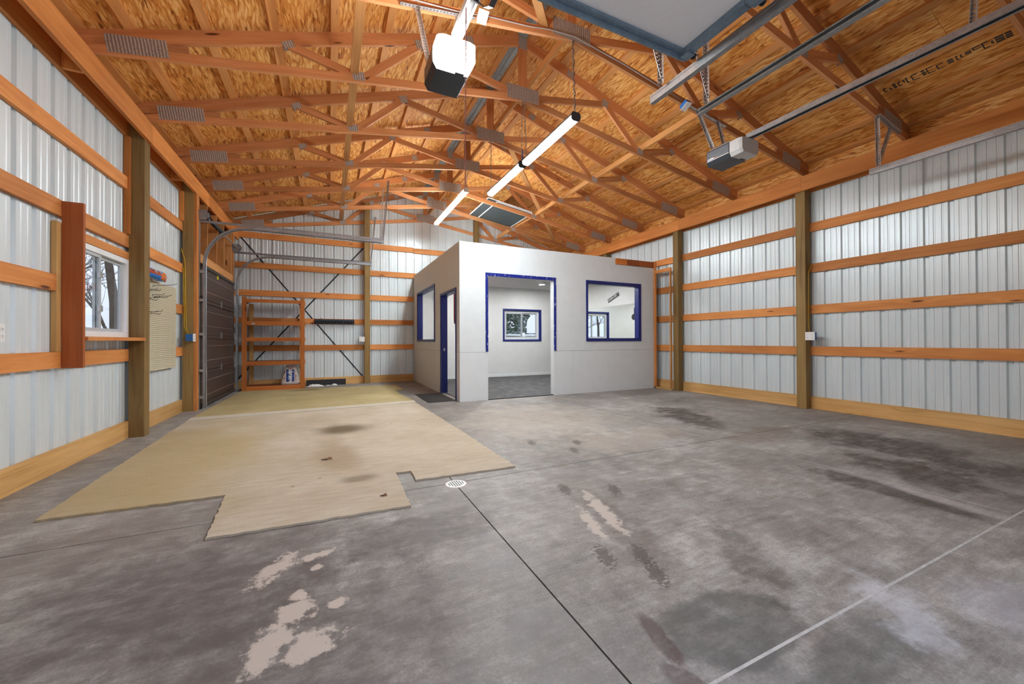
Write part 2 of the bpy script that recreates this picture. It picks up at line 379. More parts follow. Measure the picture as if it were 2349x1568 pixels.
def carpet(name, c0, c1, stain=None, tint=None):
    n = N(name); p = n.pos(); f = n.noise(p, 260, 2, 0.7); g = n.noise(n.mapping(p, rot=(0,0,0.35), scale=(5,22,1)), 1.0, 4, 0.6); b = n.noise(p, 1.4, 4)
    v = n.math('ADD', n.math('ADD', n.math('MULTIPLY', f, 0.3), n.math('MULTIPLY', g, 0.35)), n.math('MULTIPLY', b, 0.35))
    c = n.ramp(v, [(0.33, c0), (0.62, c1)])
    sp = n.noise(p, 9, 4, 0.7); c = n.mix(n.remap(sp, 0.66, 0.75, 0, 0.6), c, (0.17,0.115,0.06,1))
    if tint:
        for cx, cy, rx, ry, rt, col, amt in tint:
            q = n.mapping(p, loc=(cx,cy,0), rot=(0,0,rt), scale=(rx,ry,1), typ='TEXTURE')
            d = n.math('ADD', n.vlen(q), n.math('MULTIPLY', n.math('SUBTRACT', b, 0.5), 1.0)); c = n.mix(n.remap(d, 1.1, 0.3, 0, amt), c, col)
    n.bump(f, 0.9, 0.012)
    return n.fin(c, 0.95, 0, 0.1)
M_CARPET = carpet('beige_carpet', (0.52,0.42,0.29,1), (0.76,0.67,0.54,1), tint=((0.15,5.35,0.40,0.42,0.3,(0.17,0.125,0.065,1),0.85),(-1.3,4.6,0.9,2.4,0.0,(0.60,0.46,0.20,1),0.6),(0.05,4.2,0.25,0.9,0.1,(0.40,0.27,0.16,1),0.5),(0.2,3.35,0.2,0.12,0.0,(0.22,0.16,0.09,1),0.6)))
M_CARPET_B = carpet('olive_carpet', (0.42,0.33,0.15,1), (0.66,0.55,0.31,1), tint=((-0.5,9.9,0.45,0.25,0.0,(0.20,0.15,0.06,1),0.6),))
M_HEM = carpet('pale_hem', (0.60,0.53,0.42,1), (0.80,0.74,0.64,1))

M_WHITE = plain('white_paint', (0.69,0.715,0.72), 0.55, var=0.02, scale=6, bump=0.03)
M_WALLIN = plain('white_wall', (0.74,0.74,0.73), 0.6, var=0.02, scale=5)
M_CEILW = plain('ceiling_white', (0.70,0.69,0.69), 0.7, var=0.02, scale=5)
def blue_trim():
    n = N('blue_trim'); p = n.pos(); f = n.noise(n.mapping(p, scale=(40,40,9)), 1.0, 4, 0.65)
    c = n.mix(n.remap(f, 0.60, 0.64), (0.005,0.015,0.20,1), (0.55,0.56,0.62,1))
    return n.fin(c, 0.38, 0, 0.5)
M_BLUE = blue_trim()
M_BLUE2 = plain('blue_trim_plain', (0.004,0.012,0.15), 0.38, var=0.15)
M_VINYL = plain('white_vinyl', (0.80,0.81,0.82), 0.4, var=0.02)
M_VGREY = plain('grey_vinyl', (0.46,0.48,0.50), 0.4, var=0.04)
M_DKTRIM = plain('dark_gasket', (0.03,0.03,0.035), 0.6)
M_BROWN = plain('brown_door', (0.043,0.027,0.021), 0.45, var=0.12, scale=60, bump=0.05)
M_BROWN_HILITE = plain('brown_highlight', (0.30,0.24,0.21), 0.4, var=0.1)  # lighter brown for the highlights painted on the door
M_BLACK = plain('black_rubber', (0.022,0.022,0.024), 0.7, var=0.2, scale=30, bump=0.1)
M_BLACKP = plain('black_plastic', (0.018,0.021,0.026), 0.4, var=0.15)
M_BLKSTEEL = plain('black_strap', (0.014,0.017,0.02), 0.5, var=0.2)
M_WPLAST = plain('white_plastic', (0.80,0.79,0.77), 0.35, var=0.02)
M_BLUEP = plain('blue_plastic', (0.02,0.14,0.42), 0.4, var=0.1)
M_YEL = plain('yellow_cable', (0.62,0.38,0.015), 0.45, var=0.08)
M_YELSTK = plain('yellow_sticker', (0.75,0.62,0.02), 0.5)
M_ROPE = plain('tan_rope', (0.42,0.36,0.29), 0.9, var=0.2, scale=80)
M_REDROPE = plain('red_rope', (0.42,0.16,0.13), 0.8, var=0.3, scale=90)
M_RED = plain('red_vinyl', (0.28,0.008,0.014), 0.4, var=0.1)
M_GREYW = plain('wire_grey', (0.42,0.40,0.39), 0.5)
M_PANELW = plain('door_skin', (0.80,0.80,0.83), 0.5, var=0.03, scale=120, bump=0.05)
M_OPENER = plain('opener_dark', (0.022,0.027,0.036), 0.42, var=0.1, scale=80, bump=0.05)
M_OPGREY = plain('opener_grey', (0.15,0.16,0.175), 0.4, 0.5, var=0.1)
M_LENSOFF = plain('lens_off', (0.56,0.55,0.54), 0.5, var=0.03)
M_MAT = plain('ribbed_mat', (0.055,0.053,0.052), 0.85, var=0.2, scale=40, bump=0.2)
def rubber_floor():
    n = N('rubber_floor'); p = n.pos(); f = n.noise(p, 5, 5, 0.65); s = n.noise(p, 160, 2); w = n.noise(n.mapping(p, scale=(2,9,1)), 1.5, 4)
    c = n.ramp(n.math('ADD', n.math('MULTIPLY', f, 0.6), n.math('ADD', n.math('MULTIPLY', s, 0.15), n.math('MULTIPLY', w, 0.25))), [(0.40,(0.030,0.030,0.031,1)),(0.52,(0.060,0.058,0.057,1)),(0.62,(0.17,0.155,0.14,1))])
    n.bump(s, 0.3, 0.004); return n.fin(c, 0.6, 0, 0.4)
M_RUBFLOOR = rubber_floor()
def peg():
    n = N('cream_slat'); p = n.pos(); w = n.node('ShaderNodeTexWave', bands_direction='Z'); n.put(w.inputs[0], p); w.inputs['Scale'].default_value = 10.5
    c = n.mix(n.remap(w.outputs['Fac'], 0.0, 0.35), (0.36,0.32,0.22,1), (0.60,0.545,0.40,1)); n.bump(n.remap(w.outputs['Fac'], 0, 0.4), 0.4, 0.004); return n.fin(c, 0.6)
M_PEG = plain('cream_panel', (0.58,0.525,0.38), 0.6, var=0.04)
M_PEGD = plain('cream_groove', (0.36,0.315,0.20), 0.7, var=0.04)
def glass(name, rough=0.0):
    n = N(name); t = n.t
    tr = n.node('ShaderNodeBsdfTransparent'); gl = n.node('ShaderNodeBsdfGlossy'); gl.inputs['Roughness'].default_value = rough
    lw = n.node('ShaderNodeLayerWeight'); lw.inputs[0].default_value = 0.5; mx = n.node('ShaderNodeMixShader')
    t.links.new(n.math('ADD', n.math('MULTIPLY', n.math('POWER', lw.outputs['Facing'], 5.0), 0.9), 0.04), mx.inputs[0]); t.links.new(tr.outputs[0], mx.inputs[1]); t.links.new(gl.outputs[0], mx.inputs[2]); t.links.new(mx.outputs[0], n.out.inputs[0])
    tr.inputs[0].default_value = (0.78,0.79,0.79,1); return n.m
M_GLASS = glass('pane_glass')
def screenmesh():
    n = N('insect_screen'); t = n.t; tr = n.node('ShaderNodeBsdfTransparent'); mx = n.node('ShaderNodeMixShader'); mx.inputs[0].default_value = 0.86
    n.fin((0.05,0.062,0.065,1), 0.7); t.links.new(tr.outputs[0], mx.inputs[1]); t.links.new(n.b.outputs[0], mx.inputs[2]); t.links.new(mx.outputs[0], n.out.inputs[0]); return n.m
M_SCREEN = screenmesh()
M_MIRROR = N('mirror').fin((0.86,0.90,0.88,1), 0.01, 1.0)
def emit(name, col, s):
    n = N(name); return n.fin((0.8,0.8,0.8,1), 0.5, 0, None, col, s)
M_LED = emit('led_diffuser', (0.86,0.95,1.0,1), LED)
M_TUBE = emit('led_tube', (0.84,0.95,1.0,1), LED_TUBE)
M_LENSON = emit('lamp_lens', (1.0,0.985,0.96,1), OPENER_LAMP)
M_DOWN = emit('downlight_lens', (0.97,0.98,0.97,1), DOWNLIGHT)

# ------------------------------------------------------------------ dimensions (metres)
XL, XR, YB, YF = -2.125, 7.075, 11.02, -1.25       # outer faces of posts / inner faces of girts
MXL, MXR, MYB = XL-0.040, XR+0.040, YB+0.040        # steel sheets
RX = 2.475                                          # ridge
def tc_top(x): return 5.436 - 0.32*abs(x-RX)        # top edge of the top chords
def tc_bot(x): return 5.289 - 0.32*abs(x-RX)
def bc_bot(x): return 4.505 - 0.16*abs(x-RX)
GR = (1.005, 1.675, 2.345, 3.008)
GL = (1.035, 1.70, 2.36, 3.03)

# ------------------------------------------------------------------ floor
def build_floor():
    base = mesh('floor', boxv(MXL-0.02, MXR+0.02, YF-0.1, MYB+0.02, -0.14, -0.03), BOXF, M_JOINT); setprops(base, 'stained grey concrete garage floor with saw-cut joints', None, None, 'structure')
    xs = (MXL-0.02, 0.888, 3.965, MXR+0.02); ys = (YF-0.1, 0.872, 2.965, MYB+0.02); g = 0.004
    for i in range(3):
        for j in range(3):
            me_v = boxv(xs[i]+(g if i else 0), xs[i+1]-(g if i<2 else 0), ys[j]+(g if j else 0), ys[j+1]-(g if j<2 else 0), -0.029, 0.0)
            mesh('concrete_slab', me_v, BOXF, M_CONC, base)
    box('joint_filler', 0.0, 6.8, 0.8665, 0.8775, -0.029, 0.001, M_CAULK, base)
    box('joint_filler', 3.9615, 3.9685, 0.9, 2.7, -0.029, 0.001, M_CAULK, base)
    return base
build_floor()

# ------------------------------------------------------------------ steel clad walls
P = 0.2286
def profile(u0, u1, rib0, extra=()):
    """(u, outward depth) along a steel sheet with ribs at rib0 + k P"""
    pts = []
    k0 = int(math.floor((u0-rib0)/P))-1; k1 = int(math.ceil((u1-rib0)/P))+1
    for k in range(k0, k1+1):
        c = rib0+k*P
        for du, d in ((-0.029,0),(-0.016,0.024),(0.016,0.024),(0.029,0),(0.066,0),(0.071,0.0035),(0.082,0.0035),(0.087,0),(0.142,0),(0.147,0.0035),(0.158,0.0035),(0.163,0)):
            pts.append((c+du, d))
    pts.sort()
    def at(u):
        for (a, da), (b, db) in zip(pts, pts[1:]):
            if a <= u <= b: return da+(db-da)*((u-a)/(b-a) if b > a else 0)
        return 0
    us = sorted(set([u0, u1] + [e for e in extra if u0 < e < u1] + [a for a, _ in pts if u0 < a < u1]))
    return [(u, at(u)) for u in us]
def clad(parent, axis, plane, out, u0, u1, rib0, ztop, holes=()):
    """vertical sheets, four ribs each, parented to the wall; holes (ua,ub,za,zb)"""
    n0 = int(math.floor((u0-rib0)/(4*P)))-1; u = rib0 + n0*4*P + P/2
    while u < u1:
        a, b = max(u, u0), min(u+4*P, u1)
        if b-a > 0.02:
            pr = profile(a, b, rib0, [h for H in holes for h in H[:2]] + [RX])
            vs, fs = [], []
            for (p, dp), (q, dq) in zip(pr, pr[1:]):
                segs = [(0.0, None)]
                for (ha, hb, za, zb) in holes:
                    if ha-1e-6 <= (p+q)/2 <= hb+1e-6: segs = ([(0.0, za)] if za > 0.01 else []) + [(zb, None)]
                for zs, ze in segs:
                    k = len(vs)
                    for (t, d) in ((p,dp),(q,dq)):
                        zt = ztop(t) if ze is None else ze
                        for z in (zs, zt):
                            vs.append((plane+out*d, t, z) if axis == 'x' else (t, plane+out*d, z))
                    fs.append((k, k+2, k+3, k+1))
            if fs: mesh('steel_sheet', vs, fs, M_SIDING, parent)
        u += 4*P
def wall_root(name, loc, label):
    return empty(name, loc, label, None, None, 'structure')
WL = wall_root('wall_left', (MXL,5,0), 'ribbed white steel wall with pine girts and a small slider window')
WR = wall_root('wall_right', (MXR,5,0), 'long ribbed white steel wall with five rows of pine girts')
WB = wall_root('wall_back', (2.5,MYB,0), 'ribbed white steel gable wall behind the shelf and small room')
WF = wall_root('wall_front', (2.5,YF,0), 'ribbed white steel gable wall with the overhead doors')
EAVE = lambda u: 3.98
clad(WL, 'x', MXL, -1, YF, MYB, 4.247, EAVE, [(4.80,5.985,1.20,2.05),(8.02,10.45,0,2.44)])
clad(WR, 'x', MXR, 1, YF, MYB, 3.43, EAVE)
GAB = lambda u: tc_top(u)+0.035
clad(WB, 'y', MYB, 1, MXL, MXR, -1.518, GAB, [(4.905,6.065,1.16,2.04)])
clad(WF, 'y', YF, -1, MXL, MXR, -1.518, GAB, [(-0.62,2.50,0,3.05),(3.2,6.3,0,3.05)])
# girts and skirts, bay by bay
def girts_x(par, x0, x1, tops, ys, skirt=True):
    for a, b in zip(ys, ys[1:]):
        for z in tops: box('girt', x0, x1, a+0.002, b-0.002, z-0.14, z, M_GIRT, par)
        if skirt: box('skirt_board', x0, x1, a+0.002, b-0.002, 0.0, 0.195, M_SKIRT, par)
girts_x(WR, XR, XR+0.038, GR, (YF, 1.26, 3.70, 6.215, 8.65, YB+0.03))
box('skirt_strip', XR-0.012, XR, 1.3, 6.14, 0.0, 0.022, M_SKIRT, WR)
girts_x(WL, XL-0.038, XL, (GL[2], GL[3]), (YF, 3.63, 6.07, 7.89), False)
for a, b in ((YF,3.63),(3.63,4.74),(4.78,6.07),(6.07,7.89)): box('girt', XL-0.038, XL, a+0.002, b-0.002, GL[0]-0.14, GL[0], M_GIRT, WL)
for a, b in ((YF,3.63),(3.63,4.74),(6.07,7.89)): box('girt', XL-0.038, XL, a+0.002, b-0.002, GL[1]-0.14, GL[1], M_GIRT, WL)
for a, b in ((YF,3.63),(3.63,6.07),(6.07,7.86)): box('skirt_board', XL-0.038, XL, a+0.002, b-0.002, 0.0, 0.195, M_SKIRT, WL)
for s in (-1, 1):
    x = XL-0.038 if s < 0 else XR
    box('fascia_board', x-0.0 if s > 0 else x, x+0.036, YF, MYB, 3.76, 3.97, M_OSB, WL if s < 0 else WR)
# rough framing round the window in the long wall
box('window_stud', XL-0.036, XL, 4.675, 4.738, 1.037, 2.165, M_SKIRT, WL)
box('window_header', XL-0.036, XL+0.004, 4.78, 5.99, 2.078, 2.16, M_GIRT, WL)
box('girt_block', XL-0.034, XL+0.02, 5.955, 5.993, 2.37, 3.51, M_BEAM, WL)
box('girt_block', XL-0.034, XL+0.02, 7.78, 7.818, 3.04, 3.51, M_BEAM, WL)
# back wall
for a, b in ((XL, 0.90), (0.90, 2.13)):
    for z in (1.022, 1.69, 2.352, 3.012, 3.735): box('girt', a+0.002, b-0.002, YB, YB+0.038, z-0.14, z, M_GIRT, WB)
    box('skirt_board', a+0.002, b-0.002, YB, YB+0.038, 0.0, 0.19, M_SKIRT, WB)
for a, b in ((2.13, 3.98), (3.98, XR)):
    for z in (3.012, 3.72): box('girt', a+0.002, b-0.002, YB, YB+0.038, z-0.14, z, M_GIRT, WB)
# cripple studs, header and sheathing over the roll-up door
box('door_header', XL+0.14, XL+0.178, 7.965, 10.42, 2.445, 2.585, M_STUD, WL)
for y in (8.44, 9.06, 9.62, 10.30): box('cripple_stud', XL+0.04, XL+0.178, y-0.02, y+0.02, 2.586, 3.512, M_STUD, WL)
box('sheathing_panel', XL-0.005, XL+0.01, 7.97, 10.95, 2.45, 3.75, M_PLANK, WL)
box('jamb_board', XL+0.141, XL+0.179, 7.825, 7.962, 0.0, 3.512, M_GIRT, WL)
box('jamb_board', XL+0.141, XL+0.179, 10.425, 10.56, 0.0, 3.512, M_GIRT, WL)

# ------------------------------------------------------------------ posts and carrier beams
def post(x0, x1, y0, y1, z1, label):
    o = box('wooden_post', x0, x1, y0, y1, 0.0, z1, M_POST); return setprops(o, label, 'post', 'treated wall posts')
post(XL, XL+0.14, 5.995, 6.145, 3.72, 'thick treated post between the slider window and the cream panel')
post(XL, XL+0.14, 7.822, 7.962, 3.72, 'treated post carrying yellow cables beside the brown door')
post(XL, XL+0.14, 10.565, 10.705, 3.72, 'treated post in the corner beyond the brown door')
post(XR-0.14, XR, 3.63, 3.77, 3.72, 'treated post with a white outlet box on the long steel wall')
post(XR-0.14, XR, 6.145, 6.285, 3.72, 'treated post beside the small white room on the steel wall')
post(XR-0.14, XR, 8.58, 8.72, 3.72, 'treated post showing above the small white room')
post(XR-0.14, XR, 1.19, 1.33, 3.72, 'treated post of the long steel wall nearest the front')
post(0.83, 0.97, YB-0.14, YB, tc_bot(0.9)-0.01, 'tall treated gable post right of the cross bracing')
setprops(box('wooden_post', 3.905, 4.045, YB-0.14, YB, 2.945, tc_bot(3.98)-0.01, M_POST), 'tall treated gable post rising behind the small white room', 'post', 'treated wall posts')
for x0, x1, lab in ((XL+0.141, XL+0.179, 'pine carrier beam along the window wall, inner board'), (XL-0.037, XL+0.001-0.002, 'dark pine carrier beam hidden behind the window wall posts'), (XR-0.179, XR-0.141, 'pine carrier beam along the long steel wall, inner board'), (XR+0.001, XR+0.037, 'pine carrier beam behind the posts of the long steel wall')):
    r = empty('carrier_beam', ((x0+x1)/2, 5, 3.515), lab, 'beam', 'carrier beams under the trusses')
    ys = (YF, 3.66, 6.10, 8.54, YB-0.002) if x0 > 0 else (YF, 1.22, 6.10, 8.54, YB-0.002)
    for a, b in zip(ys, ys[1:]): box('beam_board', x0, x1, a+0.001, b-0.001, 3.515, 3.75, M_BEAM, r)
for i, (y, x) in enumerate(((4.72, XL), (7.3, XL), (5.0, XR-0.14), (7.4, XR-0.14))):
    o = box('carrier_block', x+0.002, x+0.138, y, y+0.038, 3.52, 3.66, M_BEAM)
    setprops(o, ('short pine block between carrier boards above the slider window', 'short pine block between carrier boards above the cream panel', 'short pine block between carrier boards of the long steel wall', 'short pine block between carrier boards near the small room')[i], 'block', 'blocks between the carriers')

# ------------------------------------------------------------------ roof deck, purlins
def build_roof():
    c = empty('ceiling', (RX, 5, 5.5), 'pitched ceiling of orange strand board on purlins', None, None, 'structure')
    cs = 1/math.sqrt(1+0.32**2); th = math.atan(0.32)
    for side in (-1, 1):
        down = Vector((side*cs, 0, -0.32*cs)); nrm = Vector((side*0.32*cs, 0, cs))
        apex = Vector((RX, 0, 5.436))
        # purlins laid flat
        for d in (0.13, 0.665, 1.255, 1.825, 2.42, 3.01, 3.605, 4.19, 4.56):
            p = apex + down*(d/cs) + nrm*0.0195
            board('purlin', (p.x, YF-0.05, p.z), (p.x, MYB, p.z), 0.089, 0.038, down, M_PURLIN, c)
        # strand board sheets 1.22 x 2.44
        L = 4.78/cs; row = 0; s = 0.06
        while s < L-0.05:
            s2 = min(s+1.216, L); y = YF-0.05 - (1.22 if row % 2 else 0) + 0.55
            y = YF-0.05; first = True
            while y < MYB-0.02:
                y2 = min(y+(1.22 if (first and row % 2) else 2.44)+ (0.6 if first else 0), MYB); first = False
                cc = apex + down*((s+s2)/2) + nrm*(0.039+0.0065)
                M = frame_matrix(Vector((0,1,0)), -down*1.0, Vector((0,1,0)).cross(-down), (cc.x, (y+y2)/2, cc.z))
                a, b = (y2-y)/2-0.0012, (s2-s)/2-0.0012
                mesh('osb_sheet', boxv(-a,a,-b,b,-0.0055,0.0055), BOXF, M_OSB, c, M=M)
                y = y2
            s = s2; row += 1
        # metal roofing over the deck, with a vent gap at the ridge
        a0 = apex + down*0.0 + nrm*0.056; a1 = apex + down*(L+0.1) + nrm*0.056
        vs = [(a0.x,YF-0.1,a0.z),(a0.x,MYB+0.1,a0.z),(a1.x,MYB+0.1,a1.z),(a1.x,YF-0.1,a1.z)]
        vs += [(v[0], v[1], v[2]+0.01) for v in vs]
        mesh('roof_sheet', vs, BOXF, M_GALV, c)
        # galvanised ridge flashing seen from below
        for k in range(7):
            y0 = YF + k*1.76; q0 = apex + down*0.012 + nrm*0.041; q1 = apex + down*0.075 + nrm*0.038
            vs = [(q0.x,y0,q0.z),(q0.x,y0+1.75,q0.z),(q1.x,y0+1.75,q1.z),(q1.x,y0,q1.z)]; vs = [(v[0],v[1],v[2]-0.004) for v in vs] + vs
            mesh('ridge_flashing', vs, BOXF, M_GALV_DULL, c)
    mesh('ridge_cap', boxv(RX-0.14, RX+0.14, YF-0.1, MYB+0.1, 5.484, 5.49), BOXF, M_GALV_DULL, c)
    # grade stamps printed on one sheet
    down = Vector((cs,0,-0.32*cs)); nrm = Vector((0.32*cs,0,cs)); apex = Vector((RX,0,5.436))
    rnd = random.Random(3); d0 = (6.265-RX)/cs
    y = 2.40; bars = []
    while y > 1.33:
        w = rnd.choice((0.02,0.03,0.045,0.06)); hh = rnd.choice((0.05,0.075,0.095,0.095)); o = rnd.uniform(0,0.095-hh)
        if rnd.random() < 0.55:
            for q in range(3): bars.append((y-w, y, d0+o+q*hh/3, d0+o+q*hh/3+hh/4))
        else:
            bars.append((y-0.010, y, d0+o, d0+o+hh)); bars.append((y-w, y, d0+o, d0+o+0.014)); bars.append((y-w, y, d0+o+hh-0.012, d0+o+hh))
        y -= w + rnd.uniform(0.006,0.03)
    vs, fs = [], []
    for (ya, yb, da, db) in bars:
        k = len(vs)
        for (yy, dd) in ((ya,da),(ya,db),(yb,db),(yb,da)):
            p = apex + down*dd + nrm*0.0385; vs.append((p.x, yy, p.z))
        fs.append((k,k+1,k+2,k+3))
    mesh('grade_stamp', vs, fs, M_BLACKP, c)
    return c
build_roof()

# ------------------------------------------------------------------ scissor trusses
def build_truss(y, label):
    t = empty('roof_truss', (RX, y, 3.79), label, 'truss', 'scissor trusses across the building')
    k = []
    def seg(name, a, b, w, up=(0,0,1), yy=0.0, th=0.038, m=M_TRUSS):
        k.append(board(name, (a[0], y+yy, a[1]), (b[0], y+yy, b[1]), w, th, up, m, t))
    ce = 1/math.sqrt(1+0.16**2); ct = 1/math.sqrt(1+0.32**2)
    for s in (-1, 1):
        X = lambda d: RX + s*d
        h = 0.0445/ce
        seg('bottom_chord', (X(0.0), 4.505+h), (X(4.56), bc_bot(RX+4.56)+h), 0.089)
        h = 0.07/ct
        seg('top_chord', (X(0.0), 5.436-h), (X(4.72), tc_top(RX+4.72)-h), 0.14)
        seg('heel_wedge', (X(3.75), bc_bot(RX+3.75)+0.12), (X(4.45), bc_bot(RX+4.45)+0.115), 0.07)
        A, B, Cn = 2.885, 2.165, 1.445
        nA = (X(A), tc_bot(RX+A)+0.01); nB = (X(B), bc_bot(RX+B)+0.075); nC = (X(Cn), tc_bot(RX+Cn)+0.01)
        seg('web', nA, (X(B+0.06), nB[1]), 0.089); seg('web', (X(B-0.06), nB[1]), nC, 0.089); seg('web', (X(Cn-0.05), nC[1]-0.02), (X(0.12), 4.575), 0.089)
    seg('king_post', (RX, 4.58), (RX, 5.29), 0.12, up=(1,0,0))
    def plate(cx, cz, w, hh, rot=0.0):
        for yy in (-0.0198, 0.0198):
            ca, sa = math.cos(rot), math.sin(rot)
            k.append(board('gusset_plate', (cx-ca*w/2, y+yy, cz-sa*w/2), (cx+ca*w/2, y+yy, cz+sa*w/2), hh, 0.0016, (0,0,1), M_GUSSET, t))
    for s in (-1, 1):
        X = lambda d: RX + s*d
        plate(X(4.14), bc_bot(RX+4.14)+0.105, 0.46, 0.17, -s*0.16)
        plate(X(2.885), tc_bot(RX+2.885)+0.005, 0.12, 0.075, -s*0.5); plate(X(2.165), bc_bot(RX+2.165)+0.07, 0.13, 0.10, -s*0.16); plate(X(1.445), tc_bot(RX+1.445)+0.01, 0.12, 0.11, -s*0.32)
        plate(X(0.80), tc_bot(RX+0.80)+0.075, 0.12, 0.10, -s*0.32)
    plate(RX, 4.60, 0.50, 0.20); plate(RX, 5.33, 0.13, 0.19)
    return t, k
ORD = {9:'scissor truss set against the gable wall', 8:'scissor truss nearest the gable wall, first clear of it', 7:'second scissor truss out from the gable wall', 6:'third scissor truss out, above the near edge of the small room', 5:'scissor truss from which the middle and far long lamps hang', 4:'scissor truss between the two joined lamps, one bay past the lit opener', 3:'scissor truss carrying the grey cable and both door openers', 2:'scissor truss that holds the door track hangers', 1:'scissor truss above the open overhead door', 0:'scissor truss above the camera place', -1:'scissor truss at the front gable'}
T0, K0 = build_truss(1.22*4, ORD[4])
for k in (9,8,7,6,5,3,2,1,0,-1):
    y = 1.22*k if k < 9 else YB+0.02
    if k == -1: y = YF+0.03
    r = copy_thing(T0, K0, (0, y-1.22*4, 0)); r['label'] = ORD[k]
# lateral and diagonal bracing on the bottom chords
def brace(p0, p1, w, t, up, label):
    setprops(board('brace_board', p0, p1, w, t, up, M_STUD), label, 'brace', 'bracing on the bottom chords')
zb = bc_bot(0.26)+0.091+0.02
brace((0.262, YF+0.1, zb), (0.262, YB-0.05, zb), 0.089, 0.038, (1,0,0), 'long flat brace board running under the roof on the garage door side')
zb = bc_bot(4.65)+0.091+0.045
brace((4.675, YF+0.1, zb), (4.675, YB-0.05, zb), 0.089, 0.038, (0,0,1), 'long edge-set brace board on the chords beyond the lamps')
brace((2.556, 1.25, 4.752), (2.556, YB-0.05, 4.752), 0.089, 0.038, (0,0,1), 'long brace board along the middle of the trusses beside the king posts')
brace((2.93, 6.25, bc_bot(2.93)+0.115), (4.56, 8.134, bc_bot(4.56)+0.115), 0.089, 0.038, Vector((0.756,-0.655,0)), 'slanting flat brace board crossing the chords beyond the lamps, upper piece')
brace((4.76, 8.365, bc_bot(4.76)+0.115), (5.95, 9.74, bc_bot(5.95)+0.115), 0.089, 0.038, Vector((0.756,-0.655,0)), 'slanting flat brace board above the small room, lower piece')
brace((2.20, 3.75, bc_bot(2.2)+0.115), (1.0, 2.35, bc_bot(1.0)+0.115), 0.089, 0.038, Vector((0.756,-0.655,0)), 'slanting flat brace board beside the lit opener rail')

# ------------------------------------------------------------------ small white room
OX0, OX1, OY0, OY1, OT = 2.14, 6.86, 6.79, 10.98, 0.13
def holed(name, axis, u0, u1, z0, z1, d0, d1, holes, mat, par):
    us = sorted(set([u0,u1]+[h for H in holes for h in H[:2] if u0 < h < u1])); zs = sorted(set([z0,z1]+[h for H in holes for h in H[2:] if z0 < h < z1])); bs = []
    # merge vertically where possible so that no seam shows
    for a, b in zip(us, us[1:]):
        run = None
        for c, d in zip(zs, zs[1:]):
            inside = any(H[0]-1e-6 <= (a+b)/2 <= H[1]+1e-6 and H[2]-1e-6 <= (c+d)/2 <= H[3]+1e-6 for H in holes)
            if inside:
                if run: bs.append((a,b)+tuple(run)); run = None
            else: run = [run[0], d] if run else [c, d]
        if run: bs.append((a,b)+tuple(run))
    bx = [((a,b,d0,d1,c,d) if axis == 'y' else (d0,d1,a,b,c,d)) for a,b,c,d in bs]
    return join_boxes(name, bx, mat, par)
OF = empty('wall_office_front', (4.5,OY0,0), 'white front wall of the small room with doorway and opening', None, None, 'structure')
HF = [(2.695,4.139,0.0,2.335),(4.985,6.415,1.15,2.345)]
holed('upper_panel', 'y', OX0, 5.735, 0.9035, 2.94, OY0, OY0+OT, HF, M_WHITE, OF)
holed('upper_panel', 'y', 5.735, OX1, 0.9035, 2.80, OY0, OY0+OT, HF, M_WHITE, OF)
holed('lower_panel', 'y', OX0, 2.695, 0.0, 0.9, OY0-0.002, OY0+OT, [], M_WHITE, OF)
holed('lower_panel', 'y', 4.139, 4.578, 0.0, 0.9, OY0-0.002, OY0+OT, [], M_WHITE, OF)
holed('lower_panel', 'y', 4.581, OX1, 0.0, 0.9, OY0-0.002, OY0+OT, [], M_WHITE, OF)
OS = empty('wall_office_side', (OX0,8.9,0), 'shaded white side wall of the small room with doorway', None, None, 'structure')
HS = [(7.01,8.07,0.0,2.075),(8.65,10.48,1.14,2.355)]
holed('upper_panel', 'x', OY0+OT, OY1, 0.9035, 2.94, OX0, OX0+OT, HS, M_WHITE, OS)
holed('lower_panel', 'x', OY0+OT, 7.01, 0.0, 0.9, OX0-0.002, OX0+OT, [], M_WHITE, OS)
holed('lower_panel', 'x', 8.07, OY1, 0.0, 0.9, OX0-0.002, OX0+OT, [], M_WHITE, OS)
OB = holed('wall_office_back', 'y', OX0+OT, OX1+0.1, 0.0, 2.94, 10.90, 10.98, [(4.865,6.12,1.135,2.055)], M_WALLIN, None); setprops(OB, 'white inside back wall of the small room with a blue-framed window', None, None, 'structure')
OR = mesh('wall_office_right', boxv(OX1+0.012, OX1+0.07, OY0+OT, 10.90, 0.0, 2.80), BOXF, M_WALLIN); setprops(OR, 'white inside side wall of the small room above the mirror', None, None, 'structure')
OC = mesh('ceiling_office', boxv(OX0+OT, OX1+0.012, OY0+OT, 10.90, 2.74, 2.80), BOXF, M_CEILW); setprops(OC, 'flat white ceiling of the small room', None, None, 'structure')
bb = box('baseboard_office', OX0+OT, OX1, 10.888, 10.90, 0.012, 0.085, M_VINYL); setprops(bb, 'white baseboard along the back of the small room', None, None, 'structure')
FO = empty('floor_office', (4.5,8.9,0), 'dark grey rubber floor of the small room', None, None, 'structure')
ux = [OX0+0.10, 3.45, 4.67, 5.89, OX1]; uy = [OY0+0.03, 8.20, 9.6, 10.89]
for i in range(4):
    for j in range(3): box('rubber_mat', ux[i]+0.002, ux[i+1]-0.002, uy[j]+0.002, uy[j+1]-0.002, 0.0005, 0.012, M_RUBFLOOR, FO)
box('threshold_strip', 2.70, 4.135, OY0+0.005, OY0+0.031, 0.0005, 0.014, M_BLACK, FO)
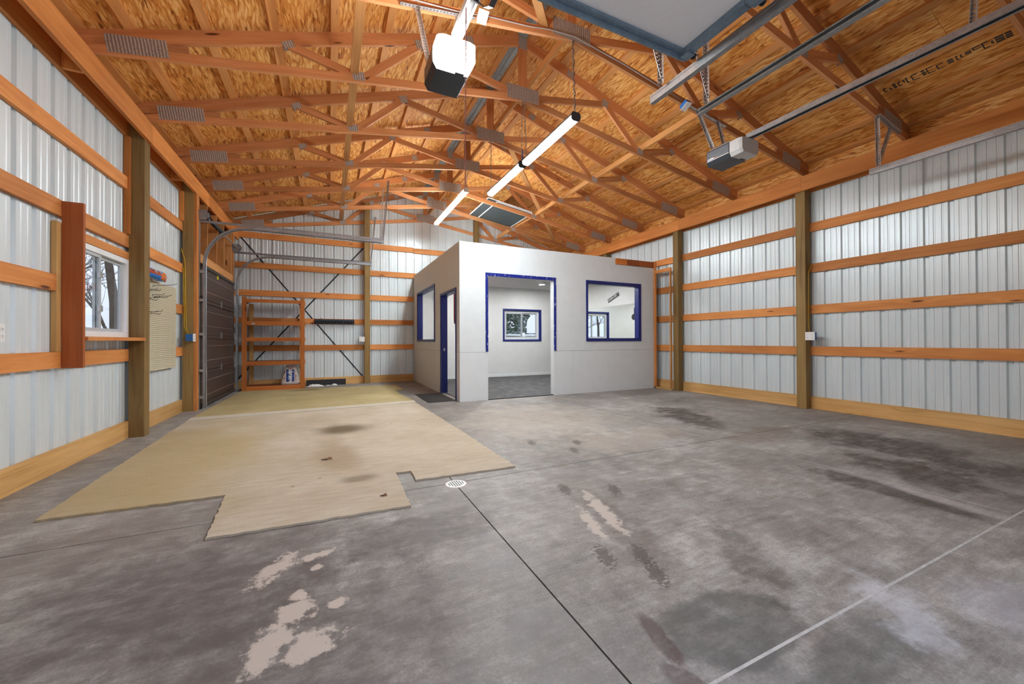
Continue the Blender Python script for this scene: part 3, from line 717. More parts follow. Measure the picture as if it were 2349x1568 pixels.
# exposed framing where the front wall meets the steel wall
rl = empty('stud_frame', (6.9,6.5,0), 'open pine stud frame between the small room and the wall post', 'stud frame')
box('stud', 6.865, 6.90, 6.735, 6.788, 0.035, 2.94, M_GIRT, rl); box('stud', 6.865, 6.90, 6.29, 6.325, 0.036, 2.66, M_STUD, rl)
box('top_plate', 6.865, 6.90, 6.29, 6.734, 2.662, 2.735, M_GIRT, rl); box('sill_plate', 6.865, 6.90, 6.29, 6.734, 0.0, 0.034, M_SKIRT, rl)
lg = empty('ledger_board', (6.3,6.78,2.82), 'bare pine ledger on top of the small room beside the steel wall', 'board')
for a, b in ((5.74,6.05),(6.052,6.42),(6.424,6.86)): box('ledger_piece', a, b, OY0-0.02, OY0+0.10, 2.802, 2.935, M_PLANK if a > 6 else M_SHELF, lg)

# trims
def frame_y(name, label, x0,x1,z0,z1, ix0,ix1,iz0,iz1, y, depth, mat, bottom=True):
    r = empty(name, ((x0+x1)/2, y, z0), label, None, None, 'structure')
    t = 0.016
    box('casing', x0, ix0, y-t, y, z0, z1, mat, r); box('casing', ix1, x1, y-t, y, z0, z1, mat, r); box('casing', ix0, ix1, y-t, y, iz1, z1, mat, r)
    if bottom: box('casing', ix0, ix1, y-t, y, z0, iz0, mat, r)
    if depth:
        g = 0.012
        box('jamb', ix0, ix0+g, y, y+depth, iz0, iz1, mat, r); box('jamb', ix1-g, ix1, y, y+depth, iz0, iz1, mat, r); box('jamb', ix0+g, ix1-g, y, y+depth, iz1-g, iz1, mat, r)
        if bottom: box('sill', ix0+g, ix1-g, y, y+depth, iz0, iz0+g, mat, r)
    return r
frame_y('window_3', 'blue framed open window in the front of the small room', 4.94,6.465,1.095,2.40, 4.985,6.415,1.15,2.345, OY0-0.001, OT, M_BLUE2)
frame_y('door_4', 'blue chipped trim round the wide front doorway', 2.645,4.188,0.91,2.397, 2.695,4.139,0.91,2.335, OY0-0.001, 0, M_BLUE, False)
w4 = empty('window_4', (OX0,9.5,1.095), 'blue framed opening in the shaded side wall', None, None, 'structure')
for a, b, c, d in ((8.61,8.65,1.095,2.40),(10.48,10.52,1.095,2.40),(8.65,10.48,2.355,2.40),(8.65,10.48,1.095,1.14)): box('casing', OX0-0.017, OX0-0.001, a, b, c, d, M_BLUE2, w4)
box('jamb', OX0, OX0+OT, 8.65, 8.662, 1.14, 2.355, M_BLUE2, w4); box('jamb', OX0, OX0+OT, 10.468, 10.48, 1.14, 2.355, M_BLUE2, w4); box('jamb', OX0, OX0+OT, 8.662, 10.468, 2.343, 2.355, M_BLUE2, w4); box('sill', OX0-0.03, OX0+OT, 8.662, 10.468, 1.14, 1.152, M_BLUE2, w4)
d3 = empty('door_3', (OX0,7.5,0), 'blue framed side doorway of the small room', None, None, 'structure')
for a, b, c, d in ((6.975,7.01,0.0,2.115),(8.07,8.11,0.0,2.115),(7.01,8.07,2.075,2.115)): box('casing', OX0-0.017, OX0-0.003, a, b, c, d, M_BLUE2, d3)
box('jamb', OX0, OX0+OT, 7.01, 7.024, 0.013, 2.075, M_BLUE2, d3); box('jamb', OX0, OX0+OT, 8.056, 8.07, 0.013, 2.075, M_BLUE2, d3); box('jamb', OX0, OX0+OT, 7.024, 8.056, 2.06, 2.075, M_BLUE2, d3)
box('strike_plate', OX0+0.045, OX0+0.075, 8.053, 8.0555, 0.90, 0.96, M_STRAP, d3)

def slider(name, label, axis, plane, out, u0, u1, z0, z1, split, latch=True):
    """white vinyl sliding window; out = outward direction along the wall normal"""
    r = empty(name, ((plane,(u0+u1)/2,z0) if axis == 'x' else ((u0+u1)/2,plane,z0)), label, None, None, 'structure')
    def b(n, ua, ub, d0, d1, za, zb, m, par=r):
        da, db = sorted((plane+out*d0, plane+out*d1))
        return box(n, da, db, ua, ub, za, zb, m, par) if axis == 'x' else box(n, ua, ub, da, db, za, zb, m, par)
    f = 0.055
    b('frame_rail', u0, u1, 0, 0.075, z0, z0+f, M_VINYL); b('frame_rail', u0, u1, 0, 0.075, z1-f, z1, M_VINYL); b('frame_stile', u0, u0+f, 0, 0.075, z0+f, z1-f, M_VINYL); b('frame_stile', u1-f, u1, 0, 0.075, z0+f, z1-f, M_VINYL)
    for (a, c, d, nm) in ((u0+f, split+0.02, 0.012, 'inner_sash'), (split-0.02, u1-f, 0.042, 'outer_sash')):
        s = b(nm, a, a+0.035, d, d+0.022, z0+f, z1-f, M_VGREY); b('sash_stile', c-0.035, c, d, d+0.022, z0+f, z1-f, M_VGREY, s)
        b('sash_rail', a+0.035, c-0.035, d, d+0.022, z0+f, z0+f+0.035, M_VGREY, s); b('sash_rail', a+0.035, c-0.035, d, d+0.022, z1-f-0.035, z1-f, M_VGREY, s)
        b('pane', a+0.035, c-0.035, d+0.009, d+0.013, z0+f+0.035, z1-f-0.035, M_GLASS, s)
    if latch:
        for z in (z0+0.32*(z1-z0), z0+0.70*(z1-z0)):
            b('latch', split-0.05, split-0.005, -0.012, 0.012, z-0.03, z+0.03, M_STRAP)
    return r
slider('window_1', 'white vinyl slider window looking out on bare trees', 'x', XL+0.002, -1, 4.782, 5.99, 1.172, 2.072, 5.40)
slider('window_2', 'white slider in the back of the small room facing the yard', 'y', 10.955, 1, 4.88, 6.105, 1.15, 2.04, 5.50, False)
w2 = bpy.data.objects['window_2']
for a, b, c, d in ((4.82,4.866,1.09,2.10),(6.119,6.17,1.09,2.10),(4.866,6.119,2.054,2.10),(4.866,6.119,1.09,1.136)): box('casing', a, b, 10.884, 10.899, c, d, M_BLUE2, w2)
box('reveal', 6.106, 6.119, 10.899, 10.954, 1.136, 2.054, M_BLUE2, w2); box('reveal', 4.867, 4.879, 10.899, 10.954, 1.136, 2.054, M_BLUE2, w2); box('reveal', 4.88, 6.105, 10.899, 10.954, 2.041, 2.054, M_BLUE2, w2); box('reveal', 4.88, 6.105, 10.899, 10.954, 1.137, 1.149, M_BLUE2, w2)

# ------------------------------------------------------------------ things in the small room
mr = mesh('wall_mirror', boxv(OX1+0.004, OX1+0.0115, OY0+OT+0.05, 10.86, 0.09, 2.03), BOXF, M_MIRROR); setprops(mr, 'frameless wall mirror reflecting the back window inside the small room', 'mirror')
sg = empty('street_sign', (6.862, 8.2, 2.25), 'small black street-name sign tilted on the wall above the mirror', 'sign')
e = Vector((0,-0.937,0.345)).normalized(); up = Vector((0,0.345,0.937)).normalized(); nz = e.cross(up); c = Vector((6.862,8.215,2.256))
M = frame_matrix(e, up, nz, c)
spl = mesh('sign_plate', boxv(-0.23,0.23,-0.05,0.05,-0.004,0.002), BOXF, M_BLACKP, sg, M=M)
text_mesh('sign_text', 'EXERCISE', 0.085, M_WPLAST, M @ Matrix.Translation((-0.03,0,0.003)), spl)
mesh('sign_mark', boxv(0.185,0.212,0.012,0.03,0.0022,0.0035), BOXF, M_WPLAST, spl, M=M)
bd = empty('hanging_strap', (6.83,7.44,1.6), 'black strap with a round disc hanging at the edge of the mirror', 'strap')
cyl('disc', (6.818,7.40,1.69), (6.842,7.40,1.69), 0.075, M_BLACKP, bd); box('strap', 6.824,6.836,7.37,7.40,1.76,1.92, M_BLACKP, bd)
for i, (x, y) in enumerate(((5.55,9.76),(3.45,9.7),(3.45,7.9),(5.55,7.9))):
    d = empty('downlight', (x,y,2.74), ('round recessed downlight seen through the front doorway', 'recessed downlight in the far corner of the small room', 'recessed downlight just inside the side doorway', 'recessed downlight above the front opening of the small room')[i], 'light', 'downlights of the small room')
    cyl('lens', (x,y,2.728), (x,y,2.732), 0.075, M_DOWN, d, 24)
    vs, fs = [], []
    for rr, zz in ((0.075,2.726),(0.098,2.726),(0.098,2.7395),(0.075,2.7395)):
        for k in range(24): vs.append((x+rr*math.cos(2*PI*k/24), y+rr*math.sin(2*PI*k/24), zz))
    for q in range(4):
        for k in range(24): fs.append((q*24+k, q*24+(k+1)%24, ((q+1)%4)*24+(k+1)%24, ((q+1)%4)*24+k))
    mesh('trim_ring', vs, fs, M_WPLAST, d)
bg = empty('punching_bag', (3.075,9.75,1.55), 'red punching bag hanging inside beyond the side doorway', 'punching bag')
vs, fs = [], []; prof = [(0.02,1.535),(0.11,1.54),(0.145,1.565),(0.155,1.62),(0.155,2.33),(0.14,2.37),(0.02,2.375)]
for (rr, zz) in prof:
    for k in range(24): vs.append((3.075+rr*math.cos(2*PI*k/24), 9.75+rr*math.sin(2*PI*k/24), zz))
for q in range(len(prof)-1):
    for k in range(24): fs.append((q*24+k, q*24+(k+1)%24, (q+1)*24+(k+1)%24, (q+1)*24+k))
mesh('bag_body', vs, fs, M_RED, bg, True); chain('hang_chain', (3.075,9.75,2.375), (3.075,9.75,2.738), M_GALV, bg)
cl = empty('clamp_lamp', (2.95,10.7,2.35), 'small grey clamp fixture under the ceiling seen through the side opening', 'fixture')
tube('arm', [(2.85,10.6,2.735),(2.85,10.6,2.42),(2.90,10.58,2.36),(2.97,10.58,2.37)], 0.018, M_GALV, cl); cyl('head', (2.97,10.58,2.33), (2.99,10.58,2.42), 0.04, M_GALV, cl)

# ------------------------------------------------------------------ brown roll-up door in the window wall
d1 = empty('door_1', (-1.93,9.25,0), 'closed brown sectional garage door', None, None, 'structure')
Y0, Y1 = 8.02, 10.43
for i in range(4):
    z0 = 0.035 + i*0.597; z1 = z0+0.5968
    s = box('door_section', -1.965, -1.935, Y0, Y1, z0, z1, M_BROWN, d1)
    for (za, zb, m) in ((z1-0.055, z1-0.004, M_BROWN), (z0+0.004, z0+0.05, M_BROWN)): box('rib', -1.935, -1.912, Y0+0.005, Y1-0.005, za, zb, m, s)
    for z in (z0+0.155, z1-0.19): box('highlight_line', -1.9352, -1.9335, Y0+0.01, Y1-0.01, z, z+0.006, M_BROWN_HILITE, s)  # highlights painted as thin lighter lines across each section
    if i < 3:
        for y in (8.06, 9.23, 10.39):
            h = box('hinge', -1.911, -1.905, y-0.03, y+0.03, z1-0.06, z1+0.065, M_GALV, d1); cyl('knuckle', (-1.90,y-0.025,z1+0.002), (-1.90,y+0.025,z1+0.002), 0.009, M_GALV, d1, 10)
box('bottom_seal', -1.968, -1.925, Y0, Y1, 0.0, 0.034, M_BLACK, d1)
box('yellow_label', -1.934, -1.9315, 9.02, 9.12, 2.30, 2.40, M_YELSTK, d1)
tube('pull_rope', [(-1.895,8.14,0.80),(-1.89,8.15,0.62),(-1.893,8.17,0.50),(-1.888,8.13,0.60),(-1.895,8.12,0.82)], 0.006, M_ROPE, d1, 6)
tube('pull_rope', [(-1.89,8.13,0.52),(-1.885,8.13,0.04)], 0.006, M_ROPE, d1, 6)
TR = [(-0.028,-0.004),(0.028,-0.004),(0.028,0.03),(0.022,0.036),(0.018,0.03),(0.022,0.024),(0.022,0.002),(-0.022,0.002),(-0.022,0.03),(-0.028,0.03)]
def bent(y, x0, zc, R, xe, zh):
    pts = [(x0,y,0.02),(x0,y,zc)]
    for k in range(1, 13):
        a = PI/2*k/12; pts.append((x0+R*(1-math.cos(a)), y, zc+R*math.sin(a)))
    pts.append((xe,y,zc+R)); return pts
for y, lab, xe in ((7.99,'curved galvanised door track next to the post with yellow cables',0.97),(10.47,'curved galvanised door track next to the back shelf',0.97)):
    t = empty('door_track', (-1.9,y,0), lab, 'door track', 'tracks of the brown door')
    sd = 1 if y < 9 else -1
    sweep('bent_rail', [(b*0+a, bb_) for a, bb_ in TR], bent(y, -1.895, 2.42, 0.655, xe, 3.08), (0,1,0), M_GALV, t)
    box('top_angle', -1.945, xe, y-0.018*sd-0.002, y-0.018*sd+0.002, 3.09, 3.13, M_GALV, t); box('top_angle_flange', -1.945, xe, y-0.018, y+0.018, 3.128, 3.131, M_GALV, t)
    yy = y-0.045 if sd > 0 else y+0.045
    box('flag_plate', -1.9445, -1.9415, min(yy,y-0.02*sd), max(yy,y-0.02*sd)+0.03, 2.19, 3.10, M_GALV, t)
    box('wall_angle', -1.9445, -1.9415, y-0.06, y+0.02, 0.0, 2.18, M_GALV, t)
    for z in (0.18, 0.62, 1.22, 1.78, 2.25): box('bracket', -1.941, -1.88, y-0.055*sd-0.004, y-0.055*sd+0.03, z, z+0.045, M_GALV, t)
    zt = bc_bot(xe+0.06)
    ty = 8.54 if y < 9 else 10.95
    perf('hanger_strap', (xe-0.01, y, 3.10), (xe+0.10, y, bc_bot(xe+0.10)+0.02), 0.035, (0,-1,0), M_GALV, t)
    if y < 9: perf('hanger_strap', (xe-0.03, y+0.04, 3.12), (xe+0.06, 8.5, bc_bot(xe)+0.03), 0.03, (0,-1,0.2), M_STRAP, t, angle=False)
    else: perf('hanger_strap', (xe+0.02, y, 4.27), (xe+0.22, 10.95, 4.40), 0.03, (0,-1,0.2), M_STRAP, t, angle=False)
ts = empty('torsion_shaft', (-1.88,9.2,3.23), 'torsion shaft with spring and two cable drums above the brown door', 'torsion shaft')
cyl('shaft', (-1.885,7.93,3.225), (-1.885,10.52,3.225), 0.0127, M_STRAP, ts, 12)
vs, fs = [], []
hel = [(-1.885+0.036*math.cos(q*0.9), 8.30+q*0.0048, 3.225+0.036*math.sin(q*0.9)) for q in range(0,190)]
tube_data(hel, 0.0055, 5, vs, fs); mesh('spring', vs, fs, M_BLKSTEEL, ts); cyl('spring_core', (-1.885,8.30,3.225), (-1.885,9.21,3.225), 0.033, M_BLKSTEEL, ts, 16)
for y in (7.975, 10.47):
    cyl('cable_drum', (-1.885,y-0.03,3.225), (-1.885,y+0.03,3.225), 0.07, M_GALV, ts, 24); cyl('drum_flange', (-1.885,y+0.03,3.225), (-1.885,y+0.042,3.225), 0.082, M_BLKSTEEL, ts, 24)
    box('bearing_plate', -1.975, -1.84, y-0.05, y-0.044, 3.13, 3.29, M_GALV, ts)
cyl('centre_bearing', (-1.885,9.20,3.225), (-1.885,9.23,3.225), 0.05, M_GALV, ts, 16); box('bearing_bracket', -1.945, -1.885, 9.205, 9.225, 3.16, 3.29, M_GALV, ts)

# ------------------------------------------------------------------ overhead doors on the front wall
d2 = empty('door_2', (0.93,0.7,3.3), 'open overhead door hanging flat under the trusses', None, None, 'structure')
for i in range(6):
    ya = 2.165 - i*0.533; yb = ya-0.53
    s = box('door_section', -0.66, 2.525, yb, ya, 3.365, 3.41, M_PANELW, d2)
    box('end_stile', 2.465, 2.53, yb, ya, 3.318, 3.364, M_GALV_BLUE, s); box('end_stile', -0.665, -0.60, yb, ya, 3.318, 3.364, M_GALV_BLUE, s)
    if i == 0:
        box('top_rail', -0.665, 2.53, ya-0.005, ya+0.012, 3.312, 3.415, M_GALV_BLUE, s); box('top_lip', -0.60, 2.465, ya-0.045, ya-0.006, 3.345, 3.364, M_GALV_BLUE, s)
        st = box('maker_sticker', 2.262, 2.485, ya+0.0122, ya+0.0128, 3.322, 3.372, M_WPLAST, d2)
    cyl('roller_stem', (2.50,ya-0.05,3.33), (2.59,ya-0.05,3.33), 0.007, M_GALV, d2, 8); cyl('roller', (2.56,ya-0.05,3.33), (2.575,ya-0.05,3.33), 0.022, M_BLACKP, d2, 14)
    box('roller_bracket', 2.465, 2.532, ya-0.09, ya-0.02, 3.30, 3.317, M_GALV_BLUE, d2)
# sticker print on the end facing the room
rn = random.Random(5); bs = []
for k in range(26):
    x = rn.uniform(2.275,2.45); z = rn.choice((3.332,3.340,3.348,3.356,3.363)); bs.append((x, x+rn.uniform(0.008,0.03), 2.1772+0.0009, 2.1772+0.0012, z, z+0.0035))
bs = [(a,b,2.1779,2.1782,c,d) for a,b,_,_,c,d in bs]
join_boxes('sticker_print', bs, M_BLACKP, d2)
d5 = empty('door_5', (4.75,YF,0), 'closed overhead door of the second bay', None, None, 'structure')
for i in range(6): box('door_section', 3.2, 6.3, YF+0.005, YF+0.05, i*0.51, i*0.51+0.507, M_PANELW, d5)
TR2 = [(-0.022,0.0),(0.022,0.0),(0.022,0.05),(0.014,0.058),(0.008,0.052),(0.016,0.046),(0.016,0.006),(-0.016,0.006),(-0.016,0.05),(-0.022,0.05)]
def track(label, x, zc, y1, open_dir, name='door_track'):
    t = empty(name, (x,y1,zc), label, 'door track', 'tracks of the overhead doors')
    prof = [(a, b*open_dir) for a, b in [(-0.025,0),(0.025,0),(0.025,0.045),(0.018,0.05),(0.012,0.045),(0.019,0.04),(0.019,0.005),(-0.019,0.005),(-0.019,0.04),(-0.012,0.045),(-0.018,0.05),(-0.025,0.045)]]
    if open_dir < 0: prof = prof[::-1]
    sweep('rail', prof, [(x,YF+0.4,zc),(x,y1,zc)], (0,0,1), M_GALV, t)
    box('stiffener_angle', x-0.003 if open_dir < 0 else x-0.0, x+0.0 if open_dir < 0 else x+0.003, YF+0.4, y1, zc+0.026, zc+0.045, M_GALV, t)
    return t
t1 = track('door track beside the open overhead door', 2.60, 3.26, 2.60, -1)
t2 = track('door track one bay over, beside the dark opener', 3.16, 3.25, 2.53, 1)
t3 = track('door track along the top of the long steel wall', 6.26, 3.25, 2.53, -1)
track('door track on the far side of the open overhead door', -0.74, 3.26, 2.60, 1)
for t, x, zc in ((t1, 2.55, 3.29), (t2, 3.11, 3.27)):
    perf('hanger_angle', (x, 2.43, zc), (x, 2.43, bc_bot(x)+0.03), 0.035, (0,-1,0), M_STRAP, t); perf('hanger_brace', (x-0.02, 2.38, zc+0.02), (x-0.14, 2.415, zc+0.46), 0.03, (0,-1,0), M_GALV, t, angle=False)
perf('hanger_angle', (6.22, 2.43, 3.29), (6.20, 2.43, 3.90), 0.035, (0,-1,0), M_STRAP, t3); perf('hanger_brace', (6.25, 2.44, 3.31), (6.58, 2.44, 3.86), 0.03, (0,-1,0), M_STRAP, t3)
perf('hanger_base', (6.16, 2.41, bc_bot(6.16)-0.005), (6.75, 2.41, bc_bot(6.75)-0.005), 0.035, (0,0,-1), M_STRAP, t3)

# ------------------------------------------------------------------ garage door openers
def opener(x, ya, yb, yl, z, lens, label, body):
    """housing from ya to yb, lamp lens from yl to ya (towards the door)"""
    r = empty('garage_door_opener', (x, ya, z), label, 'door opener', 'garage door openers')
    w, h, c = 0.165, 0.205, 0.05
    ol = [(x-w+0.03,z),(x+w-0.03,z),(x+w,z+c),(x+w,z+h-0.02),(x+w-0.03,z+h),(x-w+0.03,z+h),(x-w,z+h-0.02),(x-w,z+c)]
    hs_ = prism('housing', ol, 'y', ya, yb, body, r)
    k = 0.006
    for s in (-1, 1): box('side_panel', x+s*w-0.002, x+s*w+0.002, ya+0.01, yb-0.01, z+c+0.012, z+h-0.03, M_OPGREY, hs_)
    lw = w-0.002
    n0 = [(x-lw+0.03,z+0.004),(x+lw-0.03,z+0.004),(x+lw,z+c),(x+lw,z+h-0.02),(x+lw-0.05,z+h-0.005),(x-lw+0.05,z+h-0.005),(x-lw,z+h-0.02),(x-lw,z+c)]
    n1 = [(x+(p-x)*0.94, z+0.1+(q-z-0.1)*0.93) for p, q in n0]; m = len(n0)
    vs = [(p,ya-0.001,q) for p,q in n0] + [(p,yl+0.03,q) for p,q in n0] + [(p,yl,q) for p,q in n1]
    fs = [tuple(range(m)), tuple(range(2*m,3*m))[::-1]] + [(a*m+i, a*m+(i+1)%m, (a+1)*m+(i+1)%m, (a+1)*m+i) for a in range(2) for i in range(m)]
    o = mesh('lamp_lens', vs, fs, lens, r); bm = bmesh.new(); bm.from_mesh(o.data); bmesh.ops.recalc_face_normals(bm, faces=bm.faces); bm.to_mesh(o.data); bm.free()
    box('lens_latch', x+0.02, x+0.10, ya-0.03, ya+0.002, z-0.004, z+0.006, M_BLACKP, o)
    box('mount_bracket', x-0.13, x+0.13, ya+0.02, yb-0.02, z+h+0.001, z+h+0.012, M_GALV, r)
    # rail: inverted channel with dark belt slot
    zr = z+h-0.015
    prof = [(-0.04,0.0),(-0.022,0.0),(-0.022,0.004),(-0.036,0.004),(-0.036,0.05),(0.036,0.05),(0.036,0.004),(0.022,0.004),(0.022,0.0),(0.04,0.0),(0.04,0.055),(-0.04,0.055)]
    vs = []; fs = []; m = len(prof)
    for yy in (YF+0.05, yl+0.03):
        for a, b in prof: vs.append((x+a, yy, zr+b))
    fs = [(i,(i+1)%m,m+(i+1)%m,m+i) for i in range(m)]
    rl_ = mesh('rail', vs, fs, M_GALV, r); box('belt', x-0.02, x+0.02, YF+0.1, yl+0.02, zr+0.012, zr+0.02, M_BLACK, rl_)
    return r
op1 = opener(0.945, 3.19, 3.51, 3.04, 3.40, M_LENSON, 'lit garage door opener with glowing lens hanging in front', M_OPENER)
op2 = opener(4.66, 3.19, 3.51, 3.03, 3.39, M_LENSOFF, 'dark unlit garage door opener by the long steel wall', M_OPENER)
# hangers
for r, x, zt in ((op1, 0.945, None), (op2, 4.66, None)):
    yt = 3.63; za = bc_bot(x)-0.0
    sl = 0.16 if x < RX else -0.16
    perf('ceiling_angle', (x-0.36, yt, bc_bot(x-0.36)-0.003), (x+0.36, yt, bc_bot(x+0.36)-0.003), 0.035, (0,-1,0), M_STRAP, r)
    for s in (-1, 1): perf('hanger_strap', (x+s*0.13, 3.45, 3.40+0.213), (x+s*0.20, yt-0.005, bc_bot(x+s*0.2)+0.02), 0.035, (0,-1,0.1), M_STRAP if r is op1 else M_GALV, r)
# side stripe and maker's mark on the dark opener
box('side_stripe', 4.66-0.168, 4.66-0.1655, 3.20, 3.50, 3.445, 3.452, M_WPLAST, op2)
mk_ = join_boxes('maker_mark', [(4.66-0.1685,4.66-0.166,3.40,3.49,3.462,3.473),(4.66-0.1685,4.66-0.166,3.42,3.455,3.473,3.478)], M_WPLAST, op2); join_boxes('maker_mark', [(4.66-0.1685,4.66-0.166,3.355,3.395,3.462,3.471)], plain('orange_mark', (0.55,0.22,0.08), 0.5), op2)
# trolley, bent arm to the open door, release rope
box('trolley', 0.945-0.03, 0.945+0.03, 2.42, 2.62, 3.545, 3.588, M_BLACKP, op1)
sweep('door_arm', [(-0.018,-0.003),(0.018,-0.003),(0.018,0.003),(-0.018,0.003)], [(0.945,2.60,3.55),(0.955,2.42,3.36),(0.955,2.33,3.30),(0.95,2.22,3.29),(0.94,2.17,3.33)], (1,0,0), M_OPENER, op1)
rope = tube('release_rope', [(0.905,2.695,3.56),(0.90,2.70,2.9),(0.897,2.70,2.24)], 0.004, M_REDROPE, None, 6); setprops(rope, 'thin red release rope dangling below the lit opener', 'rope')
hr = perf('rail_hanger', (4.70,1.24,3.64), (4.69,1.21,bc_bot(4.69)+0.02), 0.035, (0,-1,0), M_STRAP); setprops(hr, 'perforated strap holding the dark opener rail near the ceiling', 'strap')
def outlet_box(name, label, center, nrm, w, h, body=None, depth=0.05, holes=2, bodycol=None):
    c = Vector(center); n = Vector(nrm).normalized(); u = Vector((0,0,1)).cross(n).normalized()
    if u.length < 0.1: u = Vector((1,0,0))
    v = n.cross(u); M = frame_matrix(u, v, n, c)
    r = empty(name, c, label, 'outlet', 'electrical boxes')
    mesh('box_body', boxv(-w*0.45,w*0.45,-h*0.45,h*0.45,-depth,-0.006), BOXF, bodycol or M_BLUEP, r, M=M)
    cp = mesh('cover_plate', boxv(-w/2,w/2,-h/2,h/2,-0.006,0.0), BOXF, M_WPLAST, r, M=M)
    for i in range(holes):
        x = 0 if holes == 1 else (-w/4 + i*w/2)
        for y in (-h*0.2, h*0.2):
            mesh('socket_face', boxv(x-0.016,x+0.016,y-0.014,y+0.014,0.0002,0.0018), BOXF, M_WPLAST, cp, M=M)
            join = [(x-0.008,x-0.005,y-0.002,y+0.008,0.0018,0.0024),(x+0.005,x+0.008,y-0.002,y+0.008,0.0018,0.0024),(x-0.0025,x+0.0025,y-0.011,y-0.006,0.0018,0.0024)]
            join_boxes('socket_slots', join, M_BLACKP, cp, M=M)
    return r
outlet_box('outlet_box', 'blue outlet box with white cover on the cabled post', (-1.952,7.745,1.182), (1,0,0), 0.125, 0.122, depth=0.10)
outlet_box('outlet_box', 'white double outlet on the post of the long steel wall', (6.905,3.555,1.172), (-1,0,0), 0.135, 0.13, depth=0.07)
outlet_box('outlet_box', 'white double outlet beside the gable post', (0.764,10.865,1.165), (0,-1,0), 0.13, 0.128, depth=0.08)
outlet_box('outlet_box', 'white outlet plate on the steel wall below the girts near the window', (XL+0.005,4.03,1.187), (1,0,0), 0.115, 0.128, depth=0.04)
outlet_box('outlet_box', 'small blue and white outlet above the dark opener on the truss', (4.22,3.59,4.165), (0,-0.5,-1), 0.09, 0.12, depth=0.06, holes=1)
outlet_box('outlet_box', 'small white outlet beside the lit opener rail on the truss', (1.375,3.575,4.325), (0,-0.6,-1), 0.10, 0.12, depth=0.05, holes=1, bodycol=M_WPLAST)

# ------------------------------------------------------------------ cables
def cable(name, label, pts, r, m):
    # smooth the corner points a little
    P_ = [Vector(p) for p in pts]; out = [P_[0]]
    for a, b, c in zip(P_, P_[1:], P_[2:]): out += [b+(a-b)*0.25, b, b+(c-b)*0.25]
    out.append(P_[-1]); o = tube(name, out, r, m, None, 8); return setprops(o, label, 'cable', 'cables on the walls')
cable('power_cable', 'yellow cable from the upper girt down the post to the blue outlet box', [(-2.135,7.80,2.60),(-2.095,7.81,2.43),(-2.088,7.812,2.2),(-2.078,7.812,1.37),(-2.045,7.80,1.24)], 0.007, M_YEL)
cable('power_cable', 'yellow cable from the middle girt down the post to the blue outlet box', [(-2.165,7.79,2.38),(-2.13,7.80,2.35),(-2.108,7.811,2.25),(-2.098,7.812,1.37),(-2.065,7.80,1.24)], 0.007, M_YEL)
cable('power_cable', 'yellow cable down the post to the outlet on the long steel wall', [(7.07,3.60,2.34),(7.005,3.62,2.2),(6.998,3.622,1.4),(6.985,3.60,1.235)], 0.005, M_YEL)
cable('grey_cable', 'grey cable stapled along the truss above the lit opener', [(0.1,3.62,4.20),(0.75,3.615,4.285),(1.14,3.622,4.33),(1.30,3.632,4.37),(1.43,3.632,4.40),(1.9,3.615,4.445),(2.17,3.615,4.50),(2.484,3.612,4.525),(3.2,3.615,4.43),(4.19,3.615,4.25)], 0.006, M_GREYW)

# ------------------------------------------------------------------ lamps
def lamp(label, x, ya, yb, z, wide, tubes):
    r = empty('shop_light', (x,(ya+yb)/2,z), label, 'ceiling light', 'long lamps hung from the trusses')
    if not tubes:
        prism('housing', [(x-0.055,z+0.012),(x+0.055,z+0.012),(x+0.04,z+0.05),(x-0.04,z+0.05)], 'y', ya, yb, M_OPGREY, r)
        prism('diffuser', [(x-0.055,z+0.011),(x-0.048,z-0.022),(x-0.025,z-0.035),(x+0.025,z-0.035),(x+0.048,z-0.022),(x+0.055,z+0.011)], 'y', ya+0.012, yb-0.012, M_LED, r)
        for y in (ya, yb-0.012): prism('end_cap', [(x-0.06,z+0.03),(x-0.055,z-0.026),(x-0.03,z-0.042),(x+0.03,z-0.042),(x+0.055,z-0.026),(x+0.06,z+0.03),(x+0.042,z+0.055),(x-0.042,z+0.055)], 'y', y-0.002, y+0.014, M_OPENER, r)
    else:
        prism('housing', [(x-0.055,z+0.03),(x+0.055,z+0.03),(x+0.035,z+0.075),(x-0.035,z+0.075)], 'y', ya, yb, M_WPLAST, r)
        m = (ya+yb)/2
        for a, b in ((ya+0.03,m-0.025),(m+0.025,yb-0.03)):
            for s in (-1, 1): cyl('led_tube', (x+s*0.036,a,z+0.005), (x+s*0.036,b,z+0.005), 0.0155, M_TUBE, r, 14)
        for y in (ya, m-0.02, yb-0.03): box('tube_holder', x-0.055, x+0.055, y, y+(0.04 if y == m-0.02 else 0.028), z-0.014, z+0.03, M_WPLAST, r)
    return r
zt = lambda: 4.507
l1 = lamp('nearest long glowing lamp on chains in front of the trusses', 2.48, 3.575, 4.805, 3.60, 0.1, False)
l2 = lamp('middle long glowing lamp joined end to end with the nearest one', 2.48, 4.905, 6.12, 3.615, 0.1, False)
l3 = lamp('farthest long lamp with two bare bright tubes', 2.48, 7.39, 9.84, 4.11, 0.1, True)
for l, y0, z0, y1 in ((l1,3.60,3.652,3.64),(l1,4.78,3.652,4.835),(l2,4.93,3.667,4.895),(l2,6.09,3.667,6.08),(l3,7.43,4.187,7.32),(l3,9.78,4.187,9.76)):
    chain('hang_chain', (2.48,y0,z0), (2.48,y1,4.50), M_GALV, l)
tw = [(2.487+0.008*math.cos(q*1.1), 3.60+0.04*(q/40)+0.008*math.sin(q*1.1), 3.652+0.855*q/40) for q in range(41)]
tube('power_cord', tw, 0.004, M_BLACKP, l1, 6)
tube('link_cord', [(2.50,4.93,3.66),(2.50,4.925,3.74),(2.49,4.915,3.84),(2.482,4.915,3.76),(2.482,4.92,3.67)], 0.004, M_BLUEP, l2, 6)

